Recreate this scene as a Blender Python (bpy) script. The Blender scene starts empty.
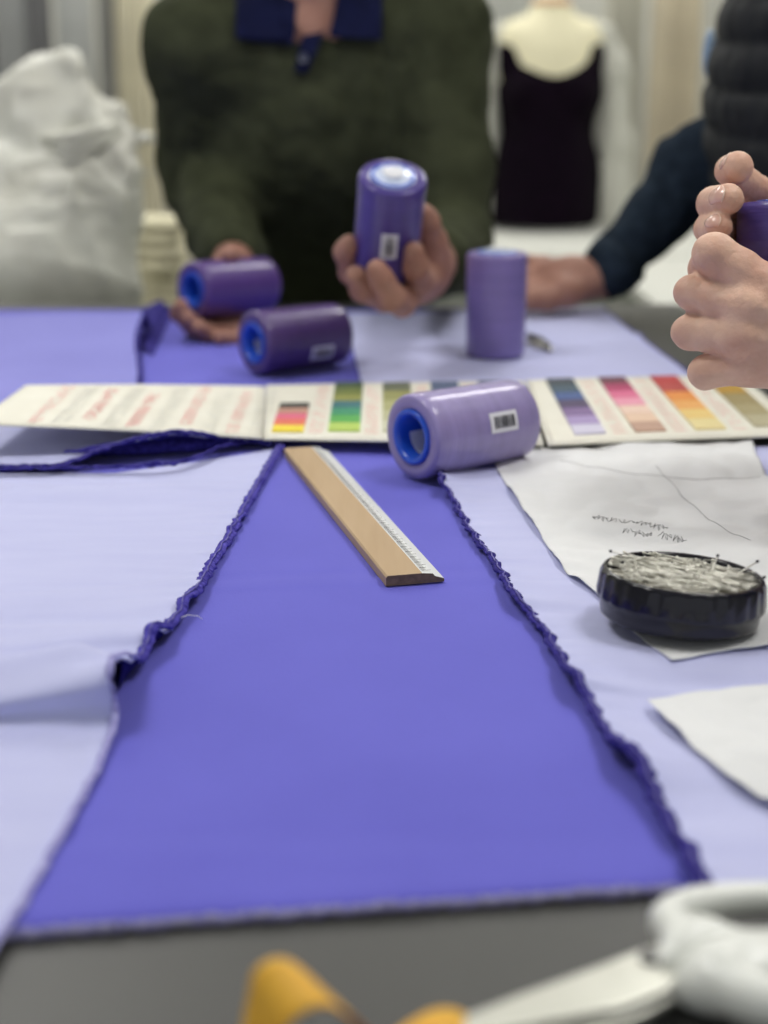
import bpy, bmesh, math, random
import numpy as np
from mathutils import Vector, Matrix, Quaternion, noise
from mathutils.bvhtree import BVHTree
random.seed(7)
C = bpy.context.scene.collection
PI = math.pi
V = Vector

# ------------------------------------------------------------------ camera maths
F = 1500.0
TH = math.atan(439 / F)
HC = 0.276                      # camera height above the table top (table top is z = 0)
CAM = V((0, 0, HC))
fw = V((0, math.cos(TH), -math.sin(TH)))
up = V((0, math.sin(TH), math.cos(TH)))
rt = V((1, 0, 0))
def P(px, py, Z):
    return CAM + fw * Z + rt * ((px - 384) / F * Z) - up * ((py - 512) / F * Z)
def G(px, py, z=0.0):
    d = fw + rt * ((px - 384) / F) - up * ((py - 512) / F)
    return CAM + d * ((z - HC) / d.z)

# ------------------------------------------------------------------ materials
def lin(c):
    r = []
    for v in c:
        v = v / 255
        r.append(v / 12.92 if v <= .04045 else ((v + .055) / 1.055) ** 2.4)
    return (*r, 1)
MATS = {}
def mat(name, rgb, rough=.6, metal=0, rgb2=None, nscale=30, bump=0, bscale=400, sheen=0, coat=0,
        sss=0, trans=0, stretch=None, spec=.5, coords='Object', emis=None, estr=0, bdist=.001):
    if name in MATS: return MATS[name]
    m = bpy.data.materials.new(name); m.use_nodes = True
    nt = m.node_tree; b = nt.nodes['Principled BSDF']
    b.inputs['Base Color'].default_value = lin(rgb)
    b.inputs['Roughness'].default_value = rough
    b.inputs['Metallic'].default_value = metal
    b.inputs['Specular IOR Level'].default_value = spec
    if sheen: b.inputs['Sheen Weight'].default_value = sheen
    if coat:
        b.inputs['Coat Weight'].default_value = coat; b.inputs['Coat Roughness'].default_value = .08
    if sss:
        b.inputs['Subsurface Weight'].default_value = sss
        b.inputs['Subsurface Radius'].default_value = (1, .35, .2)
        b.inputs['Subsurface Scale'].default_value = .004
    if trans: b.inputs['Transmission Weight'].default_value = trans
    if emis:
        b.inputs['Emission Color'].default_value = lin(emis); b.inputs['Emission Strength'].default_value = estr
    tc = nt.nodes.new('ShaderNodeTexCoord'); mp = nt.nodes.new('ShaderNodeMapping')
    nt.links.new(tc.outputs[coords], mp.inputs[0])
    if stretch: mp.inputs['Scale'].default_value = stretch
    if rgb2:
        n = nt.nodes.new('ShaderNodeTexNoise'); n.inputs['Scale'].default_value = nscale; n.inputs['Detail'].default_value = 5
        mx = nt.nodes.new('ShaderNodeMix'); mx.data_type = 'RGBA'
        mx.inputs[6].default_value = lin(rgb); mx.inputs[7].default_value = lin(rgb2)
        cr = nt.nodes.new('ShaderNodeMapRange'); cr.inputs[1].default_value = .35; cr.inputs[2].default_value = .65
        nt.links.new(mp.outputs[0], n.inputs['Vector']); nt.links.new(n.outputs['Fac'], cr.inputs[0])
        nt.links.new(cr.outputs[0], mx.inputs[0]); nt.links.new(mx.outputs[2], b.inputs['Base Color'])
    if bump:
        n2 = nt.nodes.new('ShaderNodeTexNoise'); n2.inputs['Scale'].default_value = bscale; n2.inputs['Detail'].default_value = 3
        bp = nt.nodes.new('ShaderNodeBump'); bp.inputs['Strength'].default_value = bump; bp.inputs['Distance'].default_value = bdist
        nt.links.new(mp.outputs[0], n2.inputs['Vector']); nt.links.new(n2.outputs['Fac'], bp.inputs['Height'])
        nt.links.new(bp.outputs[0], b.inputs['Normal'])
    MATS[name] = m
    return m

M_purple = mat('violet cotton', (101, 99, 203), .8, rgb2=(96, 94, 197), nscale=9, bump=.25, bscale=900, sheen=.15, spec=.25)
M_purple_hem = mat('violet overlock thread', (52, 45, 138), .8, rgb2=(92, 84, 184), nscale=330, bump=.6, bscale=1200, spec=.2)
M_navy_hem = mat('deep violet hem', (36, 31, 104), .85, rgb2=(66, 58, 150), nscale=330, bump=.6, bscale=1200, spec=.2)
M_lilac_hem = mat('lilac turned hem', (140, 136, 196), .85, rgb2=(176, 174, 222), nscale=300, bump=.5, bscale=900, spec=.2)
M_stitch_hl = mat('pale stitch highlight', (132, 128, 186), .8, rgb2=(80, 72, 160), nscale=200)
M_shade_violet = mat('dark violet shade', (30, 25, 92), .9, rgb2=(40, 34, 110), nscale=40, spec=.1)  # dark colour stands in for shade under lifted cloth
M_lilac = mat('lilac cotton', (196, 199, 237), .8, rgb2=(191, 194, 234), nscale=12, bump=.3, bscale=1000, sheen=.15, spec=.25, stretch=(1, 5, 1))
M_peri = mat('periwinkle cotton', (142, 142, 214), .8, rgb2=(136, 136, 208), nscale=8, bump=.2, bscale=900, spec=.25)
M_fray = mat('frayed selvedge', (158, 156, 186), .9, rgb2=(128, 124, 180), nscale=300)
M_table = mat('dark grey tabletop laminate', (72, 72, 70), .42, rgb2=(68, 68, 66), nscale=5, bump=.1, bscale=800, spec=.45)
M_tleg = mat('table frame steel', (120, 120, 118), .4, metal=.6)
M_paper = mat('tissue pattern paper', (226, 227, 228), .7, rgb2=(220, 221, 222), nscale=14, bump=.35, bscale=60, bdist=.002, spec=.3)
M_card = mat('cream shade card', (232, 230, 217), .6, rgb2=(227, 224, 210), nscale=40, spec=.3)
M_print = mat('red printed text', (236, 132, 136), .7)
M_printg = mat('grey printed text', (205, 205, 200), .7)
M_pencil = mat('pencil line', (130, 130, 134), .6)
M_wood = mat('ruler beech wood', (190, 164, 130), .55, rgb2=(179, 152, 117), nscale=60, stretch=(1, .08, 1), bump=.15, bscale=300, spec=.4)
M_woodend = mat('ruler end grain', (134, 112, 82), .6, rgb2=(112, 92, 66), nscale=300)
M_scale = mat('white ruler scale', (228, 230, 228), .35)
M_ink = mat('black ink', (30, 30, 34), .6)
M_blackpl = mat('glossy navy black plastic', (9, 8, 22), .22, bump=.1, bscale=120, spec=.45, coat=.15)
M_dishin = mat('dish magnet liner', (40, 38, 34), .6, rgb2=(150, 144, 122), nscale=70)
M_steel = mat('pin steel', (226, 224, 214), .32, metal=.75)
M_pinh = mat('pin head dark steel', (60, 60, 66), .3, metal=.8)
M_blade = mat('scissor blade steel', (206, 206, 196), .38, metal=.55, rgb2=(190, 190, 180), nscale=40)
M_whpl = mat('white scissor plastic', (226, 228, 222), .35, coat=.2)
M_screw = mat('scissor screw', (120, 120, 118), .3, metal=.9)
M_tape = mat('yellow tape measure', (232, 180, 58), .6, rgb2=(226, 170, 50), nscale=60)
M_tapeback = mat('orange tape back', (205, 130, 38), .6, rgb2=(190, 112, 30), nscale=80)
M_blue = mat('blue core plastic', (34, 84, 200), .35, coat=.2)
M_white = mat('white sticker', (225, 226, 232), .45)
M_foil = mat('crinkled clear wrap', (206, 218, 244), .22, metal=.1, bump=1, bscale=260, bdist=.004, coat=.6)
M_skinL = mat('skin light', (226, 188, 164), .5, rgb2=(208, 162, 140), nscale=38, bump=.5, bscale=330, sss=.12, spec=.35, bdist=.0012)
M_skinM = mat('skin medium', (170, 128, 112), .58, rgb2=(152, 110, 95), nscale=40, bump=.2, bscale=250, sss=.1, spec=.3)
M_nail = mat('fingernail', (222, 178, 160), .25, coat=.3)
M_nailtip = mat('fingernail tip', (236, 208, 190), .35)
M_green = mat('dark olive knit', (66, 70, 52), .95, rgb2=(56, 60, 44), nscale=30, bump=.5, bscale=500, spec=.08)
M_navyshirt = mat('navy polo cotton', (22, 27, 62), .9, spec=.15, rgb2=(19, 23, 54), nscale=60)
M_btn = mat('shirt button', (120, 125, 140), .3)
M_navysl = mat('navy knit', (44, 55, 68), .95, rgb2=(34, 43, 54), nscale=80, bump=.5, bscale=400, spec=.08)
M_vest = mat('black quilted nylon', (30, 33, 38), .7, rgb2=(25, 28, 32), nscale=40, bump=.3, bscale=120, spec=.3)
M_ltblue = mat('light blue shirt', (150, 176, 205), .8)
M_greysw = mat('grey jersey', (120, 122, 128), .9, bump=.3)
M_denim = mat('dark denim', (38, 44, 62), .9, bump=.3)
M_shoe = mat('black leather', (24, 24, 26), .4)
M_hair = mat('brown hair', (62, 46, 36), .7, bump=.8, bscale=200, stretch=(1, 1, .1))
M_eye = mat('eye white', (225, 222, 218), .2)
M_iris = mat('iris brown', (60, 42, 30), .2)
M_lip = mat('lip', (168, 104, 98), .5)
M_bag = mat('white plastic carrier bag', (212, 213, 203), .42, rgb2=(196, 195, 184), nscale=9, bump=.4, bscale=26, bdist=.008, spec=.5)
M_bagin = mat('bag contents beige', (170, 166, 150), .8)
M_cream = mat('cream linen', (226, 220, 190), .85, rgb2=(214, 208, 180), nscale=20)
M_form = mat('cream dress form jersey', (228, 222, 190), .8)
M_plum = mat('dark plum knit', (13, 3, 16), .95, spec=.1, rgb2=(8, 2, 11), nscale=30)
M_oak = mat('neck cap wood', (190, 130, 84), .5, rgb2=(170, 112, 70), nscale=40)
M_ctop = mat('white worktop', (204, 205, 198), .5)
M_cbody = mat('grey cabinet front', (132, 136, 126), .6)
M_wall = mat('off white painted wall', (214, 214, 206), .85, rgb2=(208, 208, 200), nscale=2)
M_floor = mat('grey vinyl floor', (138, 140, 132), .5, rgb2=(124, 126, 119), nscale=8, coords='Object')
M_ceil = mat('white ceiling tile', (232, 232, 228), .9)
M_rail = mat('chrome rail', (190, 190, 190), .25, metal=.9)

# ------------------------------------------------------------------ object helpers
def link(o, parent=None):
    C.objects.link(o)
    if parent: o.parent = parent
    return o
def tag(o, label=None, cat=None, group=None, kind=None):
    if label: o['label'] = label
    if cat: o['category'] = cat
    if group: o['group'] = group
    if kind: o['kind'] = kind
    return o
def empty(name, loc, label, cat, group=None):
    o = bpy.data.objects.new(name, None); o.location = loc; o.empty_display_size = .02
    link(o); tag(o, label, cat, group); return o
def mesh(name, verts, faces, m, parent=None, smooth=True, origin=None, mi=None):
    """verts in world space unless the caller gives local ones; origin is subtracted"""
    me = bpy.data.meshes.new(name)
    if origin is None: origin = parent.location if parent is not None else V((0, 0, 0))
    if isinstance(verts, np.ndarray): vs = (verts - np.array(origin)).tolist()
    else: vs = [tuple(V(v) - V(origin)) for v in verts]
    me.from_pydata(vs, [], faces if isinstance(faces, list) else faces.tolist())
    for x in (m if isinstance(m, (list, tuple)) else [m]): me.materials.append(x)
    if mi is not None: me.polygons.foreach_set('material_index', mi)
    me.polygons.foreach_set('use_smooth', [smooth] * len(me.polygons))
    me.update()
    o = bpy.data.objects.new(name, me); link(o, parent)
    if parent is None: o.location = origin
    return o
class MB:
    def __init__(s): s.v = []; s.f = []; s.m = []
    def add(s, vs, fs, k=0):
        b = len(s.v); s.v += [V(v) for v in vs]; s.f += [[i + b for i in f] for f in fs]; s.m += [k] * len(fs)
    def box(s, c, d, k=0, R=None, bev=0):
        bm = bmesh.new(); bmesh.ops.create_cube(bm, size=1)
        for v in bm.verts: v.co = V((v.co.x * d[0], v.co.y * d[1], v.co.z * d[2]))
        if bev: bmesh.ops.bevel(bm, geom=list(bm.edges), offset=bev, segments=2, affect='EDGES')
        bm.verts.index_update()
        vs = [(R @ v.co if R else v.co) + V(c) for v in bm.verts]
        s.add(vs, [[v.index for v in f.verts] for f in bm.faces], k); bm.free()
    def tube(s, pts, r, n=8, k=0, cap=True):
        pts = [V(p) for p in pts]; rs = r if isinstance(r, (list, tuple)) else [r] * len(pts)
        vs = []; fs = []; ref = None
        for i, p in enumerate(pts):
            t = (pts[min(i + 1, len(pts) - 1)] - pts[max(i - 1, 0)]).normalized()
            if ref is None: ref = t.orthogonal().normalized()
            ref = (ref - t * ref.dot(t)).normalized(); b = t.cross(ref)
            for j in range(n):
                a = 2 * PI * j / n; vs.append(p + (ref * math.cos(a) + b * math.sin(a)) * rs[i])
        for i in range(len(pts) - 1):
            for j in range(n):
                fs.append([i * n + j, i * n + (j + 1) % n, (i + 1) * n + (j + 1) % n, (i + 1) * n + j])
        if cap: fs.append(list(range(n))[::-1]); fs.append([(len(pts) - 1) * n + j for j in range(n)])
        s.add(vs, fs, k)
    def lathe(s, prof, n=48, k=0, M=None):
        """prof list of (r, z)"""
        vs = []; fs = []
        for r, z in prof:
            for j in range(n):
                a = 2 * PI * j / n; v = V((r * math.cos(a), r * math.sin(a), z)); vs.append(M @ v if M else v)
        for i in range(len(prof) - 1):
            for j in range(n):
                fs.append([i * n + j, i * n + (j + 1) % n, (i + 1) * n + (j + 1) % n, (i + 1) * n + j])
        s.add(vs, fs, k)
    def build(s, name, m, parent=None, smooth=True, origin=None, local=False):
        if local: origin = V((0, 0, 0))
        return mesh(name, s.v, s.f, m, parent, smooth, origin, s.m)
def bevelmod(o, w=.002, seg=2):
    b = o.modifiers.new('b', 'BEVEL'); b.width = w; b.segments = seg; b.limit_method = 'ANGLE'
def sharp(o, ang=35):
    o.data.set_sharp_from_angle(angle=math.radians(ang)); return o
def catmull(pts, n):
    """resample a polyline of Vectors smoothly into n points by chord length"""
    pts = [V(p) for p in pts]
    P0 = [pts[0] * 2 - pts[1]] + pts + [pts[-1] * 2 - pts[-2]]
    dense = []
    for i in range(1, len(P0) - 2):
        a, b, c, d = P0[i - 1:i + 3]
        for j in range(24):
            t = j / 24
            dense.append(.5 * ((2 * b) + (c - a) * t + (2 * a - 5 * b + 4 * c - d) * t * t + (-a + 3 * b - 3 * c + d) * t ** 3))
    dense.append(pts[-1])
    L = [0]
    for i in range(1, len(dense)): L.append(L[-1] + (dense[i] - dense[i - 1]).length)
    out = []; j = 0
    for i in range(n):
        s = L[-1] * i / (n - 1)
        while j < len(L) - 2 and L[j + 1] < s: j += 1
        f = (s - L[j]) / max(1e-9, L[j + 1] - L[j]); out.append(dense[j].lerp(dense[j + 1], min(1, max(0, f))))
    return out
def sheet(name, rows, m, parent=None, thick=.0008, origin=None, mi=None):
    nu = len(rows); nv = len(rows[0])
    vs = [p for r in rows for p in r]
    fs = [[i * nv + j, i * nv + j + 1, (i + 1) * nv + j + 1, (i + 1) * nv + j] for i in range(nu - 1) for j in range(nv - 1)]
    n = (V(vs[fs[0][1]]) - V(vs[fs[0][0]])).cross(V(vs[fs[0][3]]) - V(vs[fs[0][0]]))
    if n.z < 0: fs = [f[::-1] for f in fs]
    o = mesh(name, vs, fs, m, parent, True, origin)
    if thick:
        s = o.modifiers.new('s', 'SOLIDIFY'); s.thickness = thick; s.offset = 1
        if isinstance(m, (list, tuple)) and len(m) > 1: s.offset = 1; s.material_offset = 1
    return o

# ------------------------------------------------------------------ SDF modelling (smooth unions meshed by surface nets)
def cone(a, b, ra, rb, k=.01): return ('c', V(a), V(b), ra, rb, k)
def ell(c, r, k=.01, R=None): return ('e', V(c), V(r), R, 0, k)
def cut_ell(c, r, k=.006, R=None): return ('-', V(c), V(r), R, 0, k)
def chain(pts, rs, k=.008): return [cone(pts[i], pts[i + 1], rs[i], rs[i + 1], k) for i in range(len(pts) - 1)]
def sdf_mesh(prims, h):
    lo = np.array([1e9] * 3); hi = -lo
    for p in prims:
        if p[0] == 'c':
            r = max(p[3], p[4])
            for q in (p[1], p[2]): lo = np.minimum(lo, np.array(q) - r); hi = np.maximum(hi, np.array(q) + r)
        elif p[0] == 'e':
            r = max(p[2]); lo = np.minimum(lo, np.array(p[1]) - r); hi = np.maximum(hi, np.array(p[1]) + r)
    lo -= 4 * h; hi += 4 * h
    n = np.ceil((hi - lo) / h).astype(int) + 1
    f = np.full(tuple(n), 1.0, np.float32)
    ax = [(lo[i] + h * np.arange(n[i])).astype(np.float32) for i in range(3)]
    for p in prims:
        k = p[5]; pad = k + 4 * h
        if p[0] == 'c':
            r = max(p[3], p[4]); a = np.array(p[1], np.float32); b = np.array(p[2], np.float32)
            l = np.minimum(a, b) - r - pad; u = np.maximum(a, b) + r + pad
        else:
            r = max(p[2]); a = np.array(p[1], np.float32); l = a - r - pad; u = a + r + pad
        i0 = np.clip(np.floor((l - lo) / h).astype(int), 0, n); i1 = np.clip(np.ceil((u - lo) / h).astype(int) + 1, 0, n)
        if (i1 <= i0).any(): continue
        X, Y, Z = np.meshgrid(ax[0][i0[0]:i1[0]], ax[1][i0[1]:i1[1]], ax[2][i0[2]:i1[2]], indexing='ij', sparse=True)
        if p[0] == 'c':
            ba = b - a; L = max(float(ba @ ba), 1e-12)
            t = np.clip(((X - a[0]) * ba[0] + (Y - a[1]) * ba[1] + (Z - a[2]) * ba[2]) / L, 0, 1)
            d = np.sqrt((X - a[0] - t * ba[0]) ** 2 + (Y - a[1] - t * ba[1]) ** 2 + (Z - a[2] - t * ba[2]) ** 2) - (p[3] + (p[4] - p[3]) * t)
        else:
            x, y, z = X - a[0], Y - a[1], Z - a[2]
            if p[3] is not None:
                R = np.array(p[3].transposed(), np.float32)
                x, y, z = (R[0, 0] * x + R[0, 1] * y + R[0, 2] * z, R[1, 0] * x + R[1, 1] * y + R[1, 2] * z, R[2, 0] * x + R[2, 1] * y + R[2, 2] * z)
            rr = p[2]
            k0 = np.sqrt((x / rr[0]) ** 2 + (y / rr[1]) ** 2 + (z / rr[2]) ** 2)
            k1 = np.sqrt((x / rr[0] ** 2) ** 2 + (y / rr[1] ** 2) ** 2 + (z / rr[2] ** 2) ** 2) + 1e-6
            d = k0 * (k0 - 1) / k1
        sl = tuple(slice(i0[i], i1[i]) for i in range(3)); g = f[sl]
        if p[0] == '-':
            d = -d; hh = np.clip(.5 - .5 * (d - g) / -k * -1, 0, 1)
            hh = np.maximum(k - np.abs(g - d), 0) / k
            f[sl] = np.maximum(g, d) + hh * hh * k * .25
        else:
            hh = np.maximum(k - np.abs(g - d), 0) / k
            f[sl] = np.minimum(g, d) - hh * hh * k * .25
    # surface nets
    s = f < 0
    c = [s[i:n[0] - 1 + i, j:n[1] - 1 + j, l:n[2] - 1 + l] for i in (0, 1) for j in (0, 1) for l in (0, 1)]
    tot = sum(x.astype(np.int8) for x in c)
    mixed = (tot > 0) & (tot < 8)
    I = np.argwhere(mixed); idx = np.full(mixed.shape, -1, np.int64); idx[mixed] = np.arange(len(I))
    cor = [(i, j, l) for i in (0, 1) for j in (0, 1) for l in (0, 1)]
    val = np.stack([f[I[:, 0] + a, I[:, 1] + b, I[:, 2] + d] for a, b, d in cor], 1)
    acc = np.zeros((len(I), 3)); cnt = np.zeros(len(I))
    for p in range(8):
        for q in range(p + 1, 8):
            if sum(abs(cor[p][w] - cor[q][w]) for w in range(3)) != 1: continue
            va, vb = val[:, p], val[:, q]; mk = (va < 0) != (vb < 0)
            t = np.where(mk, va / np.where(mk, va - vb, 1), 0)[:, None]
            acc += mk[:, None] * (np.array(cor[p]) + t * (np.array(cor[q]) - np.array(cor[p]))); cnt += mk
    vs = lo + h * (I + acc / cnt[:, None])
    faces = []
    for axi in range(3):
        o = [0, 0, 0]; o[axi] = 1
        A = s[:n[0] - o[0], :n[1] - o[1], :n[2] - o[2]]; B = s[o[0]:, o[1]:, o[2]:]
        E = np.argwhere(A != B); u, w = [(1, 2), (2, 0), (0, 1)][axi]
        E = E[(E[:, u] > 0) & (E[:, w] > 0)]
        E = E[(E[:, u] < n[u] - 1) & (E[:, w] < n[w] - 1)]
        def at(du, dw):
            e = E.copy(); e[:, u] -= du; e[:, w] -= dw; return idx[e[:, 0], e[:, 1], e[:, 2]]
        q = np.stack([at(1, 1), at(0, 1), at(0, 0), at(1, 0)], 1)
        ins = A[E[:, 0], E[:, 1], E[:, 2]]
        q[~ins] = q[~ins][:, ::-1]
        faces.append(q)
    fc = np.concatenate(faces); fc = fc[(fc >= 0).all(1)]
    return vs, fc
def smoothed(vs, fc, it=2):
    e = np.concatenate([fc[:, [0, 1]], fc[:, [1, 2]], fc[:, [2, 3]], fc[:, [3, 0]]]); e = np.concatenate([e, e[:, ::-1]])
    for _ in range(it):
        acc = np.zeros_like(vs); cnt = np.zeros(len(vs))
        np.add.at(acc, e[:, 0], vs[e[:, 1]]); np.add.at(cnt, e[:, 0], 1)
        vs = vs * .4 + .6 * acc / cnt[:, None]
    return vs
def displace(vs, fc, amp, fn):
    n = np.zeros_like(vs); fnn = np.cross(vs[fc[:, 2]] - vs[fc[:, 0]], vs[fc[:, 3]] - vs[fc[:, 1]])
    for i in range(4): np.add.at(n, fc[:, i], fnn)
    n /= np.linalg.norm(n, axis=1)[:, None] + 1e-12
    d = np.array([fn(V(v)) for v in vs]) * amp
    return vs + n * d[:, None]
def blob(name, parts, m, parent, it=2, disp=None):
    """parts: list of (prims, h) meshed and kept in one mesh"""
    AV = []; AF = []; b = 0
    for prims, h in parts:
        vs, fc = sdf_mesh(prims, h); vs = smoothed(vs, fc, it)
        if disp: vs = displace(vs, fc, disp[0], disp[1])
        AV.append(vs); AF.append(fc + b); b += len(vs)
    return mesh(name, np.concatenate(AV), np.concatenate(AF), m, parent)
def tree(o):
    dg = None
    me = o.data
    off = o.parent.location if o.parent else o.location
    return BVHTree.FromPolygons([v.co + off for v in me.vertices], [list(p.vertices) for p in me.polygons])

# ================================================================== THE SETTING
FL = -0.90; CE = 1.85
def struct(name, c, d, m):
    b = MB(); b.box(c, d); o = b.build(name, m, smooth=False); o['kind'] = 'structure'; return o
struct('floor', (0, 1.7, FL - .05), (7.2, 8.0, .1), M_floor)
struct('wall_back', (0, 5.55, .475), (7.2, .1, 2.75), M_wall)
struct('wall_left', (-3.45, 1.7, .475), (.1, 7.6, 2.75), M_wall)
struct('wall_right', (3.45, 1.7, .475), (.1, 7.6, 2.75), M_wall)
struct('ceiling', (0, 1.7, CE + .05), (7.2, 8.0, .1), M_ceil)

# ceiling lamps
M_lamp = mat('lamp diffuser', (255, 255, 250), .5, emis=(255, 252, 244), estr=4)
lamp_pos = [(-.9, .9), (.9, .9), (-.9, 2.9), (.9, 2.9), (0, 4.6), (-2.2, 4.6), (2.2, 4.6)]
words = ['front left of the cutting table', 'front right of the cutting table', 'above the far left of the cutting table',
         'above the far right of the cutting table', 'in front of the dress form', 'near the left wall', 'near the right wall']
for (x, y), w in zip(lamp_pos, words):
    t = empty('ceiling_light', (x, y, CE), 'white fluorescent ceiling panel ' + w, 'lamp', 'ceiling light panels')
    b = MB()
    for dx, dy, sx, sy in ((0, .3, .62, .02), (0, -.3, .62, .02), (.3, 0, .02, .58), (-.3, 0, .02, .58)):
        b.box((x + dx, y + dy, CE - .015), (sx, sy, .03))
    b.build('frame', M_ctop, t, smooth=False)
    b = MB(); b.box((x, y, CE - .012), (.58, .58, .012)); b.build('diffuser', M_lamp, t, smooth=False)
    l = bpy.data.lights.new('panel light', 'AREA'); l.shape = 'RECTANGLE'; l.size = .58; l.size_y = .58
    l.energy = 13.8 if y < 4 else 15.5; l.color = (1, .985, .955)
    lo = bpy.data.objects.new('panel_light', l); link(lo); lo.location = (x, y, CE - .03)
w = bpy.data.worlds.new('World'); bpy.context.scene.world = w; w.use_nodes = True
w.node_tree.nodes['Background'].inputs[0].default_value = (.93, .96, 1, 1)
w.node_tree.nodes['Background'].inputs[1].default_value = .55

# ================================================================== TABLE
TX0, TX1, TY0, TY1 = -1.15, .37, .10, 1.87
t = empty('cutting_table', (-.39, .98, FL), 'long dark grey cutting table under all the violet and lilac cloth', 'table')
b = MB(); b.box(((TX0 + TX1) / 2, (TY0 + TY1) / 2, -.0135), (TX1 - TX0, TY1 - TY0, .026)); o = b.build('tabletop', M_table, t, smooth=False); bevelmod(o, .003)
b = MB()
for y in (TY0 + .08, TY1 - .08): b.box(((TX0 + TX1) / 2, y, -.055), (TX1 - TX0 - .16, .03, .055))
for x in (TX0 + .08, TX1 - .08): b.box((x, (TY0 + TY1) / 2, -.055), (.03, TY1 - TY0 - .16, .055))
b.build('apron', M_tleg, t, smooth=False)
for x in (TX0 + .08, TX1 - .08):
    for y in (TY0 + .08, TY1 - .08):
        b = MB(); b.box((x, y, (FL - .028) / 2), (.05, .05, -FL - .028)); o = b.build('leg', M_tleg, t, smooth=False); bevelmod(o, .004)

# ================================================================== CLOTHS
def nz(x, y, s=1, o=0): return noise.noise(V((x * s + o, y * s - o, o)))
# base violet cloth
near = [G(-140, 943, .002), G(0, 935, .002), G(120, 926, .002), G(240, 917, .002), G(360, 909, .002), G(480, 901, .002), G(600, 893, .002), G(700, 888, .002), G(720, 887, .002)]
for p in near: p.z = 0
rows = []
NV = 150
nearr = catmull(near, 60)
xl = -.78
nearr = [V((xl, nearr[0].y - .02, 0))] + nearr
def base_h(x, y):
    h = .0022 + .0012 * nz(x, y, 5, 3) + .0006 * nz(x, y * .6, 16, 9)
    yc = .80 + .01 * math.sin(x * 9)
    q = (y - yc) / .005
    h += -.0026 * q * math.exp(-q * q)
    yc = .495 - .02 * x
    q = (y - yc) / .007
    h += -.0026 * q * math.exp(-q * q) * (.6 + .8 * nz(x, 0, 8, 1))
    return max(.0006, h)
for i, p in enumerate(nearr):
    far = 1.80; r = []
    for j in range(NV):
        f = j / (NV - 1); y = p.y + (far - p.y) * f
        # fan out a little so the far end reaches the far right cloth
        x = p.x + (0 if p.x < .02 else -(p.x - .02) * .25 * f)
        r.append(V((x, y, base_h(x, y) if j else .0012)))
    rows.append(r)
t = empty('violet_cloth', G(380, 760), 'plain deep violet cloth lying flat along the middle of the table with frayed near edge', 'cloth')
sheet('cloth_panel', rows, M_purple, t, .0007)
b = MB()
ed = catmull(near, 260)
pts = [p + V((random.uniform(-.0004, .0004), random.uniform(-.0008, .0008), .0015 + random.uniform(0, .001))) for p in ed]
b.tube(pts, [.0011 + random.uniform(0, .0012) for _ in pts], 6)
for _ in range(420):
    p = random.choice(ed); a = random.uniform(-PI, 0)
    q = p + V((math.cos(a) * .0045 + random.uniform(-.001, .001), math.sin(a) * random.uniform(.001, .004), random.uniform(-.0, .002)))
    b.tube([p + V((0, .001, .0018)), (p + q) / 2 + V((0, 0, .002)), q + V((0, 0, .0006))], .00022, 4, cap=False)
b.build('frayed_edge', M_fray, t)

def hem(name, edge, m, parent, r0=.0022, wig=.0018, wave=.011, seed=0, rfun=None):
    """puckered overlock edge following the list of Vectors, dense"""
    n = len(edge); L = 0; pts = []; rs = []
    for i, p in enumerate(edge):
        if i: L += (edge[i] - edge[i - 1]).length
        tdir = (edge[min(n - 1, i + 1)] - edge[max(0, i - 1)]).normalized(); side = tdir.cross(V((0, 0, 1))).normalized()
        w = noise.noise(V((L / wave, seed, 0))); w2 = noise.noise(V((L / wave * 1.3, seed + 9, 0)))
        pts.append(p + side * w * wig + V((0, 0, abs(w2) * wig * .9 + .001)))
        rr = r0 * (1 + .55 * noise.noise(V((L / .004, seed + 4, 0)))); rs.append(rr * (rfun(i / n) if rfun else 1))
    b = MB(); vs = []; K = 10; LL = 0
    for i, p in enumerate(pts):
        if i: LL += (pts[i] - pts[i - 1]).length
        tdir = (pts[min(n - 1, i + 1)] - pts[max(0, i - 1)]).normalized(); side = tdir.cross(V((0, 0, 1))).normalized(); upd = side.cross(tdir)
        tw = 1.1 * noise.noise(V((LL / .013, seed + 20, 0))) + .25
        a_ = side * math.cos(tw) + upd * math.sin(tw); c_ = upd * math.cos(tw) - side * math.sin(tw)
        for j in range(K):
            q_ = 2 * PI * j / K; vs.append(p + a_ * math.cos(q_) * rs[i] * 1.35 + c_ * math.sin(q_) * rs[i] * .55)
    fs = [[i * K + j, i * K + (j + 1) % K, (i + 1) * K + (j + 1) % K, (i + 1) * K + j] for i in range(n - 1) for j in range(K)] + [list(range(K))[::-1], [(n - 1) * K + j for j in range(K)]]
    b.add(vs, fs)
    for i in range(2, n - 2, 3):
        p = pts[i]; tdir = (pts[i + 1] - pts[i - 1]).normalized(); side = tdir.cross(V((0, 0, 1))).normalized(); r = rs[i]
        b.tube([p - side * r * 1.1 + tdir * r * .5, p + V((0, 0, r * .75)), p + side * r * 1.1 - tdir * r * .4], .00022, 4, cap=False)
    o = b.build(name, m, parent)
    if r0 >= .002:
        b = MB(); b.tube([p + V((0, 0, rs[i] * .62 + .0004)) for i, p in enumerate(pts)][::2], .00042, 5)  # pale stitch tube paints a highlight along the hem ridge
        b.build('stitch_highlight', M_stitch_hl, parent)
    return o

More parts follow.
